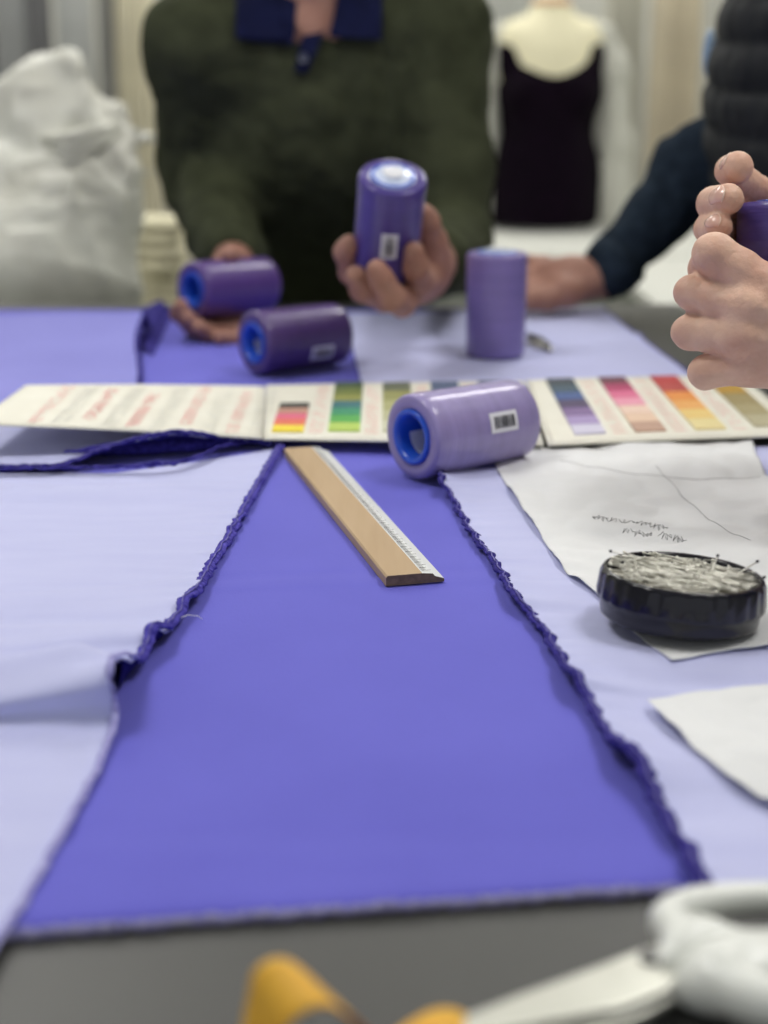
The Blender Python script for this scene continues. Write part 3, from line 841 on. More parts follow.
for (px, py, dx, dy, dz) in ((610, 551, -.95, .2, .22), (702, 558, -.40, .1, .90), (718, 555, .32, .1, .92), (729, 562, .05, .1, .9), (758, 561, .82, .15, .50), (765, 577, .9, .1, .28), (622, 562, -.8, .3, .15)):
    Z = (dc - CAM).dot(fw); hd = P(px, py, Z); d = V((dx, dy, dz)).normalized()
    place_pin(hd - d * .0145, d, 'steel pin sticking up out of the heap in the black dish, round head raised', 0)
    po_ = C.objects[-1]; po_['group'] = 'steel pins sticking up from the dish'
    po_.data = po_.data.copy(); po_.data.materials[1] = M_pinh

# ================================================================== SCISSORS
sz = .010
t = empty('scissors', G(660, 965), 'white-handled steel scissors on the bare grey table beside the tape measure', 'scissors')
def flat(poly, z, th, name, m, bev=.0008, holes=None):
    bm = bmesh.new(); vs = [bm.verts.new(V((p.x, p.y, z))) for p in poly]; f = bm.faces.new(vs)
    r = bmesh.ops.extrude_face_region(bm, geom=[f])
    for v in r['geom']:
        if isinstance(v, bmesh.types.BMVert): v.co.z += th
    bmesh.ops.recalc_face_normals(bm, faces=bm.faces)
    for v in bm.verts: v.co -= t.location
    me = bpy.data.meshes.new(name); bm.to_mesh(me); bm.free(); me.materials.append(m)
    o = bpy.data.objects.new(name, me); link(o, t)
    if bev: bevelmod(o, bev)
    return o
piv = G(652, 962, sz)
# blade one (upper, towards tape) and blade two beneath, slightly opened
flat([G(668, 945, sz), G(650, 948, sz), G(600, 968, sz), G(520, 997, sz), G(440, 1028, sz), G(380, 1052, sz), G(440, 1044, sz), G(540, 1024, sz), G(620, 1010, sz), G(668, 992, sz), G(685, 975, sz)], .0085, .0028, 'blade', M_blade)
flat([G(672, 960, sz), G(630, 962, sz), G(540, 1000, sz), G(450, 1040, sz), G(400, 1066, sz), G(470, 1058, sz), G(560, 1038, sz), G(650, 1004, sz), G(690, 982, sz)], .0050, .0028, 'blade', M_blade)
b = MB(); b.lathe([(0, .0135), (.0032, .0132), (.0042, .0120), (.0042, .0105)], 24, M=Matrix.Translation(V((piv.x, piv.y, 0)))); b.build('pivot_screw', M_screw, t)
# upper handle: ring
def ring(cx, rx, ry, rot, r, shank, rs):
    q = [cx + Matrix.Rotation(math.radians(rot), 3, 'Z') @ V((math.cos(2 * PI * i / 48) * rx, math.sin(2 * PI * i / 48) * ry, 0)) for i in range(49)]
    pr = [cone(q[i], q[i + 1], r * (1 + .25 * max(0, -math.cos(2 * PI * i / 48))), r * (1 + .25 * max(0, -math.cos(2 * PI * (i + 1) / 48))), .002) for i in range(48)]
    return pr + chain(shank, rs, .006)
blob('handle', [(ring(G(772, 921, .012), .034, .0150, 4, .0046, [G(668, 962, .011), G(684, 952, .011), G(708, 936, .012)], [.0046, .0058, .0055]), .0010)], M_whpl, t)
blob('handle', [(ring(G(838, 985, .012), .036, .0165, -10, .0060, [G(694, 986, .0095), G(716, 980, .010), G(756, 972, .011), G(784, 972, .0115)], [.0066, .0082, .0084, .0078]), .0010)], M_whpl, t)

# ================================================================== TAPE MEASURE
t = empty('tape_measure', G(340, 1040), 'yellow and orange cloth tape measure curled in loops at the near edge', 'tape measure')
def band(ctrl, wdir, width, n=120):
    """ctrl: list of (px, py, z) ; wdir: list of width directions"""
    pts = catmull([G(a, b_, c) for a, b_, c in ctrl], n); rows = []
    for i, p in enumerate(pts):
        f = i / (n - 1) * (len(wdir) - 1); k = min(int(f), len(wdir) - 2)
        w_ = V(wdir[k]).lerp(V(wdir[k + 1]), f - k).normalized()
        rows.append([p + w_ * width * s for s in (0, .1, .5, .9, 1)])
    return rows
def bandmesh(rows, nm):
    nv = 5; nu = len(rows); vs = [p for r in rows for p in r]
    fs = [[i * nv + j, i * nv + j + 1, (i + 1) * nv + j + 1, (i + 1) * nv + j] for i in range(nu - 1) for j in range(nv - 1)]
    o = mesh(nm, vs, fs, [M_tapeback, M_tape], t); s = o.modifiers.new('s', 'SOLIDIFY'); s.thickness = .0006; s.material_offset = 1; s.offset = 0
    return o
wl = (-.62, .78, .05)
rows = band([(240, 1125, .002), (262, 1100, .006), (274, 1062, .015), (290, 1024, .026), (322, 1006, .031), (352, 1018, .027), (382, 1048, .017), (402, 1080, .006), (420, 1100, .002)],
            [(-.30, .85, .1), (-.40, .85, .25), (-.55, .75, .15), wl, (-.5, .8, .1)], .022)
bandmesh(rows, 'tape_loop')
rows = band([(384, 1088, .003), (408, 1062, .008), (436, 1044, .012), (460, 1045, .011), (476, 1062, .006), (492, 1085, .002)],
            [(-.2, .9, .1), (.0, .95, .1), (.1, .9, .1)], .014)
bandmesh(rows, 'tape_loop')

# small black snips by the upright spool
t = empty('thread_snips', G(545, 346), 'small black thread snips lying beside the upright spool', 'snips')
b = MB(); b.tube([G(526, 342, .008), G(540, 346, .008), G(552, 350, .007)], [.0022, .0045, .002], 8); b.build('blade', M_steel, t)
for s in (0, 5):
    b = MB(); b.tube([G(550, 350 - s, .008), G(540, 344 - s, .009), G(528, 337 - s * .5, .008)], [.0016, .0030, .0022], 8); b.build('handle', M_shoe, t)
# loose thread
t2 = MB(); t2.tube([G(180, 618, .010), G(188, 615, .0105), G(198, 616, .006), G(202, 619, .0042)], .00025, 5)
tag(t2.build('loose_thread', M_white, smooth=True, origin=G(190, 617)), 'short white loose thread on the hem of the left lilac panel', 'thread')

# ================================================================== PEOPLE
def head_prims(c, R, s=1.0):
    """head centred at c; R rotates local (x right of face, -y forward, z up)"""
    f = lambda x, y, z: c + R @ (V((x, y, z)) * s)
    Rm = R
    return [ell(f(0, .012, .03), V((.075, .092, .085)) * s, .03, Rm), ell(f(0, -.018, -.045), V((.056, .066, .07)) * s, .03, Rm),
            cone(f(0, -.088, .008), f(0, -.108, -.022), .008 * s, .012 * s, .012), ell(f(.03, -.088, -.022), V((.02, .012, .016)) * s, .02, Rm),
            ell(f(-.03, -.088, -.022), V((.02, .012, .016)) * s, .02, Rm), ell(f(0, -.072, -.095), V((.022, .016, .016)) * s, .02, Rm),
            ell(f(0, -.088, -.058), V((.024, .008, .008)) * s, .01, Rm),
            cut_ell(f(.032, -.096, .006), V((.017, .012, .011)) * s, .01, Rm), cut_ell(f(-.032, -.096, .006), V((.017, .012, .011)) * s, .01, Rm),
            ell(f(.078, .008, -.008), V((.008, .018, .030)) * s, .006, Rm), ell(f(-.078, .008, -.008), V((.008, .018, .030)) * s, .006, Rm)]
def head_bits(t, c, R, hairm, s=1.0):
    f = lambda x, y, z: c + R @ (V((x, y, z)) * s)
    for sx in (-1, 1):
        b = MB(); b.lathe([(.0001, -.011), (.006, -.0095), (.0098, -.005), (.011, 0), (.0098, .005), (.006, .0095), (.0001, .011)], 20, M=Matrix.Translation(f(.032 * sx, -.0725, .006))); eo = b.build('eye', M_eye, t)
        b = MB(); q = f(.032 * sx, -.0832, .006); b.lathe([(.0001, 0), (.005, 0.0002), (.0052, .0015)], 16, M=Matrix.Translation(q) @ (R.to_4x4() @ Matrix.Rotation(-PI / 2, 4, 'X') @ Matrix.Rotation(PI, 4, 'X'))); b.build('iris', M_iris, eo, origin=t.location)
    b = MB(); b.tube([f(-.022, -.090, -.062), f(-.01, -.0965, -.060), f(0, -.0975, -.061), f(.01, -.0965, -.060), f(.022, -.090, -.062)], [.001, .003, .0032, .003, .001], 8); b.build('lips', M_lip, t)
    pr = [ell(f(0, .022, .045), V((.082, .094, .086)) * s, .02, R), ell(f(0, .05, -.02), V((.074, .06, .07)) * s, .02, R), cut_ell(f(0, -.085, -.02), V((.07, .075, .085)) * s, .012, R)]
    vs, fc = sdf_mesh(pr, .005); vs = displace(smoothed(vs, fc, 1), fc, .003, lambda v: noise.noise(v * 60)); mesh('hair', vs, fc, hairm, t)
def legs(t, hip, foot_y, m, dx=.09, axis='x', face=(0, -1)):
    ft = V((face[0], face[1], 0)); sdv = V((-face[1], face[0], 0))
    pr = [ell(hip, (.15, .15, .13), .04)]
    for s in (-1, 1):
        h = hip + sdv * dx * s; kn = V((h.x, h.y, (hip.z + FL) / 2)) + ft * .02; an = V((h.x, h.y, FL + .09))
        pr += [cone(h, kn, .088, .062, .03), cone(kn, an, .060, .048, .02)]
        b = MB()
    blob('trousers', [(pr, .012)], m, t)
    for s in (-1, 1):
        h = hip + sdv * dx * s
        a = V((h.x, h.y, FL + .04)) - ft * .05; c = V((h.x, h.y, FL + .032)) + ft * .14
        blob('shoe', [([cone(a, c, .038, .030, .02), cone(a, a + V((0, 0, .04)), .036, .034, .02)], .007)], M_shoe, t)

folds = lambda sc, st=(1, 1, .5): (lambda v: noise.noise(V((v.x * sc * st[0], v.y * sc * st[1], v.z * sc * st[2]))) + .5 * noise.noise(v * sc * 2.1))

# ---------------- person in green
shR = P(192, 45, 1.84); shL = P(440, 30, 1.84)              # image left / image right shoulders
elR = P(205, 180, 1.98); wrR = P(234, 262, 1.72)
elL = P(449, 250, 1.83); wrL = P(432, 262, 1.545)
neck0 = P(313, 10, 1.86); chest = P(315, 120, 1.94); belly = P(312, 250, 2.10); hip = P(312, 420, 2.2)
hip = V((belly.x, 2.22, -.06)); belly = V((belly.x, 2.14, .10))
t = empty('person', V((hip.x, hip.y, FL)), 'person in a dark olive jumper over a navy polo shirt, holding two spools', 'person')
headc = neck0 + V((0, -.05, .155))
Rh = Matrix.Rotation(math.radians(18), 3, 'X')
hands = []
# left-image hand: palm beneath/behind held spool
sp3 = c3; a3 = V((.74, .67, -.02)).normalized()
m3 = sp3 + a3 * .05
palm3 = P(220, 326, 1.655)
hp = [cone(wrR, palm3 + V((.0, .01, .02)), .024, .022, .02), cone(palm3 + V((.012, .0, .01)), palm3 + V((-.02, -.02, .0)), .020, .017, .02)]
for k_, (x0, y0, x1, y1, x2, y2) in enumerate(((190, 322, 180, 314, 181, 306), (204, 330, 192, 325, 188, 318), (222, 336, 208, 334, 200, 328), (240, 337, 232, 340, 220, 338))):
    hp += chain([palm3 + V((.008 * k_ - .01, .0, .004)), P(x0, y0, 1.61), P(x1, y1, 1.585), P(x2, y2, 1.57)], [.0125, .0108, .0096, .0082], .006)
hp += chain([wrR + V((0, -.01, 0)), P(240, 275, 1.675), P(232, 262, 1.655), P(229, 255, 1.61)], [.020, .014, .0115, .0098], .010)
hands.append((hp, .0022))
# right-image hand: from behind the spool, fingers curling round bottom
pal = P(415, 272, 1.42)
hp = [cone(wrL, pal, .026, .026, .02), cone(pal, P(398, 280, 1.40), .024, .020, .02), cone(pal, P(424, 250, 1.40), .022, .016, .02)]
hp += chain([P(398, 268, 1.41), P(372, 284, 1.41), P(352, 272, 1.375), P(346, 252, 1.35), P(349, 245, 1.34)], [.016, .0118, .0115, .0105, .0095], .006)
hp += chain([P(404, 285, 1.40), P(385, 300, 1.38), P(362, 290, 1.345), P(356, 276, 1.33)], [.015, .0112, .0108, .0098], .005)
hp += chain([P(412, 290, 1.39), P(402, 303, 1.345), P(392, 298, 1.310), P(382, 280, 1.296), P(377, 270, 1.292)], [.015, .0125, .0120, .0105, .0095], .005)
hp += chain([P(426, 280, 1.40), P(420, 283, 1.365), P(416, 268, 1.330), P(414, 252, 1.320)], [.015, .0118, .0110, .0095], .006)
hp += chain([P(432, 268, 1.42), P(432, 242, 1.39), P(426, 222, 1.365), P(423, 213, 1.355)], [.020, .0130, .0110, .0090], .010)
hands.append((hp, .0022))
body = head_prims(headc, Rh) + [cone(headc + V((0, .02, -.05)), neck0 + V((0, .01, -.01)), .052, .062, .03), cone(neck0, chest, .055, .09, .05), cone(chest, belly, .10, .11, .05)]
body += [cone(shR, elR, .040, .036, .03), cone(elR, wrR, .034, .024, .02), cone(shL, elL, .040, .036, .03), cone(elL, wrL, .034, .024, .02), cone(shR, shL, .05, .05, .04)]
blob('body', [(body, .005)] + hands, M_skinM, t)
sw = [cone(shR, elR, .060, .052, .03), cone(elR, wrR + (elR - wrR) * .08, .052, .038, .02), cone(shL, elL, .060, .051, .03), cone(elL, wrL + (elL - wrL) * .1, .050, .039, .02),
      cone(shR + V((.03, .02, .0)), shL + V((-.03, .02, .0)), .070, .070, .05), ell(chest, (.165, .105, .15), .06), ell(belly, (.165, .11, .15), .06), cone(chest, belly, .13, .13, .05),
      cone(neck0 + V((0, .015, -.02)), chest, .075, .1, .05), ell(hip + V((0, 0, .02)), (.17, .13, .12), .05)]
vs, fc = sdf_mesh(sw, .006); vs = smoothed(vs, fc, 2); vs = displace(vs, fc, .008, folds(13)); vs = displace(vs, fc, .004, folds(30))
swo = mesh('jumper', vs, fc, M_green, t)
# cuffs
for wv, ev in ((wrR, elR), (wrL, elL)):
    d = (ev - wv).normalized(); b = MB(); b.tube([wv + d * q for q in (.0, .012, .030)], [.035, .037, .038], 24); b.build('cuff', M_green, t)
bt = tree(swo)
def drape_poly(name, poly, m, off, nn=18, z=1.6, th=.004, par=None):
    """polygon in px (4 corners TL TR BR BL) projected along the person's front onto the garment"""
    a, b_, c, d = [V(p) for p in poly]; rows = []
    for i in range(nn):
        r = []
        for j in range(nn):
            q = a.lerp(b_, j / (nn - 1)).lerp(d.lerp(c, j / (nn - 1)), i / (nn - 1))
            o_ = CAM; dr = (P(q.x, q.y, z) - CAM).normalized(); h = bt.ray_cast(o_, dr)
            pt = h[0] if h[0] else P(q.x, q.y, 1.8); r.append(pt - V((0, 1, 0)) * off)
        rows.append(r)
    nv = nn; vs = [p for r in rows for p in r]; fs = [[i * nv + j, i * nv + j + 1, (i + 1) * nv + j + 1, (i + 1) * nv + j] for i in range(nn - 1) for j in range(nn - 1)]
    o = mesh(name, smoothed(np.array([tuple(v) for v in vs]), np.array(fs), 3), fs, m, par or t); s = o.modifiers.new('s', 'SOLIDIFY'); s.thickness = th; s.offset = 0
    return o
drape_poly('collar', [(262, -40), (300, -8), (296, 48), (240, 44)][:4], M_navyshirt, .006)
drape_poly('collar', [(236, -40), (270, -40), (290, 44), (234, 42)], M_navyshirt, .010)
drape_poly('collar', [(345, -40), (384, -40), (384, 44), (326, 40)], M_navyshirt, .010)
drape_poly('neck_skin', [(262, -30), (350, -30), (316, 41), (306, 41)], M_skinM, .004, th=.003)
drape_poly('placket', [(302, 34), (326, 30), (308, 74), (294, 74)], M_navyshirt, .005)
q = bt.ray_cast(CAM, (P(304, 58, 1.8) - CAM).normalized())[0]
if q: b = MB(); b.lathe([(0, 0), (.005, .0), (.0055, .002), (.005, .004)], 20, M=Matrix.Translation(q - V((0, .012, 0))) @ Matrix.Rotation(PI / 2, 4, 'X')); b.build('button', M_btn, t)
head_bits(t, headc, Rh, M_hair)
legs(t, hip, 0, M_denim)

# ---------------- person in the black quilted vest
vc = P(850, 60, 1.62); vb = V((.60, vc.y + .03, -.12))
t = empty('person', V((vb.x + .03, vb.y, FL)), 'person in a black quilted gilet and navy jumper, one hand on the table', 'person')
sh = P(800, 108, 1.70); el = P(694, 172, 1.79); wr = P(604, 277, 1.76)
sh2 = V((sh.x + .16, sh.y - .34, sh.z)); el2 = sh2 + V((.03, -.05, -.28)); wr2 = el2 + V((-.03, .02, -.24))
nk = V((.515, vc.y, .40)); hc = nk + V((-.05, 0, .13)); Rv = Matrix.Rotation(-PI / 2, 3, 'Z') @ Matrix.Rotation(math.radians(15), 3, 'X')
palm = P(572, 280, 1.765)
hp = [cone(wr, palm, .025, .024, .02), cone(palm, P(548, 276, 1.76), .022, .019, .02), cone(palm, P(556, 290, 1.74), .018, .016, .02)]
for (x0, y0, x1, y1, x2, y2, z) in ((544, 266, 520, 262, 504, 276, 1.775), (540, 278, 516, 276, 502, 288, 1.76), (541, 288, 522, 290, 508, 297, 1.745), (548, 296, 532, 299, 520, 303, 1.73)):
    hp += chain([P(562, (y0 + 280) / 2, z), P(x0, y0, z), P(x1, y1, z - .01), P(x2, y2, z - .01)], [.014, .0115, .0105, .0088], .006)
hp += chain([wr + V((-.01, -.01, 0)), P(568, 294, 1.735), P(548, 299, 1.725), P(534, 300, 1.72)], [.018, .0135, .011, .009], .010)
body = head_prims(hc, Rv) + [cone(hc + V((.02, 0, -.05)), nk, .052, .06, .03), cone(nk, vb, .09, .12, .05), cone(nk + V((0, .12, -.04)), sh, .05, .04, .03), cone(sh, el, .04, .034, .02), cone(el, wr, .034, .024, .02),
        cone(nk + V((0, -.12, -.04)), sh2, .05, .04, .03), cone(sh2, el2, .04, .034, .02), cone(el2, wr2, .032, .024, .02), cone(wr2, wr2 + V((-.01, 0, -.08)), .024, .026, .02)]
for k_ in range(4): body += chain([wr2 + V((-.01, -.025 + .017 * k_, -.08)), wr2 + V((-.02, -.028 + .018 * k_, -.12)), wr2 + V((-.04, -.026 + .017 * k_, -.15))], [.011, .010, .0085], .006)
body += chain([wr2 + V((-.01, .02, -.03)), wr2 + V((-.03, .035, -.07)), wr2 + V((-.045, .03, -.095))], [.014, .012, .009], .01)
blob('body', [(body, .005), (hp, .0022)], M_skinM, t)
sl = [cone(sh, el, .058, .050, .03), cone(el, wr + (el - wr) * .06, .048, .032, .02), cone(sh2, el2, .062, .052, .03), cone(el2, wr2, .05, .036, .02), cone(sh, nk + V((0, .06, -.04)), .065, .07, .04), cone(sh2, nk + V((0, -.06, -.04)), .065, .07, .04),
      cone(nk + V((0, 0, -.02)), nk + V((-.01, 0, .02)), .068, .062, .02), cone(nk, vb, .10, .12, .04)]
vs, fc = sdf_mesh(sl, .006); vs = smoothed(vs, fc, 2); vs = displace(vs, fc, .007, folds(17)); vs = displace(vs, fc, .003, folds(38))
mesh('jumper', vs, fc, M_navysl, t)
ve = [cone(nk + V((.01, .13, -.06)), nk + V((.01, -.13, -.06)), .10, .10, .04), ell(V((nk.x + .0, nk.y, .24)), (.160, .215, .20), .05), cone(V((nk.x - .03, nk.y - .06, .34)), V((nk.x - .01, nk.y - .06, .16)), .125, .125, .05), ell(V((vb.x - .01, vb.y, -.02)), (.165, .205, .17), .05), cone(nk + V((.0, 0, -.02)), nk + V((-.01, 0, .05)), .085, .080, .03)]
vs, fc = sdf_mesh(ve, .006); vs = smoothed(vs, fc, 2)
vs = displace(vs, fc, .008, lambda v: abs(math.sin((v.z + .10 + .01 * math.sin(v.y * 9)) / .046 * PI / 1)) ** .5 - .6); vs = displace(vs, fc, .003, folds(40))
mesh('gilet', vs, fc, M_vest, t)
b = MB(); d = (el - wr).normalized(); b.tube([wr, wr + d * .012, wr + d * .03], [.033, .036, .037], 24); b.build('cuff', M_navysl, t)
b = MB(); pts = [P(711 - k_ * .8, 30 + 9 * k_, 1.66) for k_ in range(6)]; b.tube(pts, [.003, .006, .007, .007, .006, .003], 10); b.build('shirt_placket', M_ltblue, t)
head_bits(t, hc, Rv, M_hair)
legs(t, V((vb.x + .05, vb.y, -.14)), 0, M_denim, face=(-1, 0))

# ---------------- person at the right edge, two hands on a spool
W_A = P(905, 372, .90); W_B = P(955, 250, 1.00)
hA = []
mcp = [P(766, 290, .868), P(745, 307, .866), P(740, 337, .869), P(748, 365, .877)]
pip = [P(714, 254, .872), P(692, 293, .884), P(689, 332, .888), P(704, 373, .888)]
dip = [P(706, 268, .898), P(700, 298, .925), P(698, 332, .926), P(712, 366, .922)]
tip = [P(722, 284, .930), P(726, 302, .950), P(722, 332, .950), P(734, 360, .944)]
rad = [(.0140, .0122, .0098, .0085), (.0108, .0101, .0090, .0082), (.0105, .0098, .0088, .0080), (.0108, .0093, .0080, .0072)]
for i in range(4):
    hA += chain([mcp[i], mcp[i].lerp(pip[i], .55), pip[i], dip[i], tip[i]], [rad[i][0], rad[i][1] * 1.0, rad[i][1] * .99, rad[i][2], rad[i][3]], .0040)
    # back of hand rays with tendon ridges
    hA.append(cone(mcp[i], W_A.lerp(mcp[i], .12), .0122, .019, .007))
for i in range(3):
    hA.append(cone(mcp[i].lerp(mcp[i + 1], .5) + V((.008, .006, 0)), W_A.lerp(mcp[i], .2), .0120, .018, .009))
for i in range(4):
    hA.append(cone(mcp[i] + V((.004, -.0105, .002)), W_A.lerp(mcp[i], .45) + V((0, -.014, 0)), .0042, .0030, .008))
    kn = mcp[i].lerp(W_A, .15)
    if i: hA.append(ell(kn + V((0, -.0085, .001)), (.0100, .0080, .0085), .010))
hA += [cone(W_A, W_A + V((.10, .0, -.02)), .026, .032, .02)]
hA += chain([W_A.lerp(mcp[0], .35) + V((0, .01, .0)), P(850, 300, .885), P(842, 262, .880), P(832, 240, .878)], [.018, .0145, .0125, .010], .012)
# veins
vein = chain([mcp[1].lerp(W_A, .30) + V((0, -.0155, .004)), mcp[1].lerp(W_A, .45) + V((0, -.018, -.001)), mcp[2].lerp(W_A, .55) + V((0, -.019, 0)), mcp[2].lerp(W_A, .8) + V((0, -.019, 0))], [.0015, .0022, .0022, .0018], .006)
hA += vein
hB = []
# index, middle, ring, little of the far hand
fB = [([P(868, 196, .985), P(800, 216, .985), P(757, 190, .960), P(731, 171, .938), P(738, 167, .918)], [.0130, .0100, .0090, .0094, .0098]),
      ([P(872, 218, .995), P(790, 214, .985), P(742, 212, .972), P(713, 203, .925), P(728, 199, .900)], [.0130, .0105, .0098, .0098, .0096]),
      ([P(872, 245, .998), P(786, 242, .985), P(738, 236, .970), P(709, 229, .925), P(719, 227, .902)], [.0125, .0100, .0092, .0088, .0084]),
      ([P(872, 268, .998), P(790, 268, .985), P(742, 264, .970), P(716, 258, .935), P(722, 256, .915)], [.0115, .0092, .0088, .0082, .0072])]
for pts, rs in fB: hB += chain(pts, rs, .0025); hB.append(cone(pts[0], W_B, .015, .021, .014))
hB += [cone(W_B, W_B + V((.09, .02, -.03)), .026, .032, .02)]
hB += chain([W_B.lerp(fB[0][0][0], .4), P(880, 180, .95), P(850, 178, .915), P(832, 190, .893)], [.018, .0145, .0125, .0095], .012)
tb = V((.66, .86, -.10)); nk = V((.60, .84, .42))
t = empty('person', V((.68, .86, FL)), 'person at the right edge, only two hands cupping a dark violet spool', 'person')
shA = nk + V((.0, -.19, -.06)); shB = nk + V((.02, .19, -.06))
elA = V((.56, W_A.y - .06, .115)); elB = V((.60, W_B.y + .06, .12))
hc = nk + V((-.06, 0, .14))
body = head_prims(hc, Rv) + [cone(hc + V((.02, 0, -.05)), nk, .05, .058, .03), cone(nk, tb, .09, .12, .05), cone(shA, shB, .05, .05, .03), cone(shA, elA, .042, .036, .02), cone(elA, W_A + V((.06, 0, -.012)), .036, .030, .02),
        cone(shB, elB, .042, .036, .02), cone(elB, W_B + V((.06, .013, -.02)), .036, .030, .02)]
HANDS = hA + hB
bo = blob('body', [(body, .006), (HANDS, .0011)], M_skinL, t, it=2, disp=(.0007, lambda v: noise.noise(v * 55) + .5 * noise.noise(V((v.x * 60, v.y * 150, v.z * 190)))))
bth = tree(bo)
def cuffed(w_, e): return w_ + (e - w_).normalized() * .055
sl = [cone(shA, elA, .058, .052, .03), cone(elA, cuffed(W_A, elA), .050, .042, .02), cone(shB, elB, .058, .052, .03), cone(elB, cuffed(W_B, elB), .050, .042, .02), cone(shA, shB, .075, .075, .04), ell(V((.62, .85, .22)), (.12, .19, .20), .05), ell(tb + V((0, 0, .02)), (.13, .18, .18), .05)]
vs, fc = sdf_mesh(sl, .007); vs = smoothed(vs, fc, 2); vs = displace(vs, fc, .006, folds(17)); mesh('jumper', vs, fc, M_greysw, t)
head_bits(t, hc, Rv, M_hair)
legs(t, V((.70, .86, -.14)), 0, M_denim, face=(-1, 0))
# fingernails of the far hand (seen on three fingertips)
def nail(c, dirn, nrm, ln=.0115, hw=.0052):
    """nail plate laid on the fingertip: c is the fingertip centre, dirn towards the free edge, nrm outwards"""
    n_ = V(nrm).normalized(); d = V(dirn); d = (d - n_ * d.dot(n_)).normalized(); s_ = d.cross(n_)
    nu, nv = 14, 12; vs = []; fs = []; mi = []
    for i in range(nu + 1):
        u = i / nu
        for j in range(nv + 1):
            g = (j / nv - .5) * 2
            w_ = hw * (1 - .22 * max(0, .3 - u) / .3)
            lu = ln * (u - .55); lu += (-1 if u > .5 else 1) * (g * g) * .0018 * abs(u - .5) * 2
            o_ = c + d * lu + s_ * (g * w_) + n_ * .03
            h = bth.ray_cast(o_, -n_)
            q = h[0] if h[0] and (h[0] - c).length < .02 else c + d * lu + s_ * g * w_ + n_ * .009
            if u > .88: q = q + d * .0004
            vs.append(q + n_ * (.00045 - .0004 * abs(g) ** 3))
    for i in range(nu):
        for j in range(nv): fs.append([i * (nv + 1) + j, i * (nv + 1) + j + 1, (i + 1) * (nv + 1) + j + 1, (i + 1) * (nv + 1) + j]); mi.append(1 if i >= nu - 1 else 0)
    o = mesh('fingernail', vs, fs, [M_nail, M_nailtip], t, mi=mi); s = o.modifiers.new('s', 'SOLIDIFY'); s.thickness = .0005; s.offset = 0
nail(P(734, 167, .925), (.45, -.7, .25), (-.78, -.42, .45), ln=.0105)
nail(P(721, 200, .908), (.9, -.2, .05), (-.40, -.82, .30))
nail(P(715, 227, .912), (.9, -.1, .05), (-.28, -.88, .32), ln=.0100, hw=.0042)

# ================================================================== PLASTIC BAG
CZ = -.13
bz = 2.30
base = V((P(60, 300, bz).x - .02, P(60, 300, bz).y, CZ))
t = empty('plastic_bag', base, 'bulging white plastic carrier bag tied at the top, at the far left', 'bag')
Bp = lambda px, py, dz=0: P(px, py, bz + dz)
pr = [cone(base + V((-.04, 0, .10)), Bp(60, 215), .13, .105, .08), cone(base + V((.04, 0, .10)), Bp(80, 230), .11, .07, .08), cone(Bp(20, 240), Bp(45, 170), .10, .05, .06), cone(Bp(-60, 300), Bp(-20, 180), .12, .08, .06),
      cone(Bp(72, 165, -.03), Bp(52, 132, -.03), .040, .032, .03),
      cone(Bp(95, 225), Bp(128, 170), .05, .035, .04)]
for a, b_, r0, r1 in (((12, 95), (40, 68), .034, .030), ((40, 68), (66, 66), .030, .030), ((66, 66), (80, 98), .028, .024), ((30, 130), (70, 125), .055, .05), ((80, 100), (118, 112), .024, .020), ((118, 112), (128, 150), .022, .030), ((28, 152), (110, 128), .026, .014), ((-20, 120), (20, 110), .05, .04), ((45, 100), (60, 140), .05, .05), ((100, 140), (110, 170), .04, .05)):
    pr.append(cone(Bp(*a), Bp(*b_), r0, r1, .015))
for pp in ([(128, 122), (150, 135), (166, 160), (160, 170), (130, 180), (100, 180), (84, 168)],):
    pr += chain([Bp(*q) for q in pp], [.010, .008, .008, .008, .009, .010, .012], .006)
vs, fc = sdf_mesh(pr, .0055); vs = smoothed(vs, fc, 1)
vs = displace(vs, fc, .013, lambda v: (abs(noise.noise(V((v.x * 11 + v.z * 4, v.y * 11, v.z * 4)))) * -1.2 + .4 * noise.noise(v * 6)) * (1.5 if v.z > .10 else .8))
vs = displace(vs, fc, .006, lambda v: -abs(noise.noise(V((v.x * 22 - v.z * 9, v.y * 22, v.z * 17)))) * (1.3 if v.z > .06 else .4))
vs[:, 2] = np.maximum(vs[:, 2], CZ + .001)
mesh('bag_body', vs, fc, M_bag, t)
b = MB()
kn = Bp(66, 148, -.05)
for k_ in range(3): b.tube([Bp(40, 158 - 9 * k_, -.045), Bp(70, 163 - 12 * k_, -.075), Bp(100, 146 - 8 * k_, -.045), Bp(118, 130 - 3 * k_, -.02)], [.006, .011, .009, .004], 10)
b.build('tied_knot', M_bag, t)

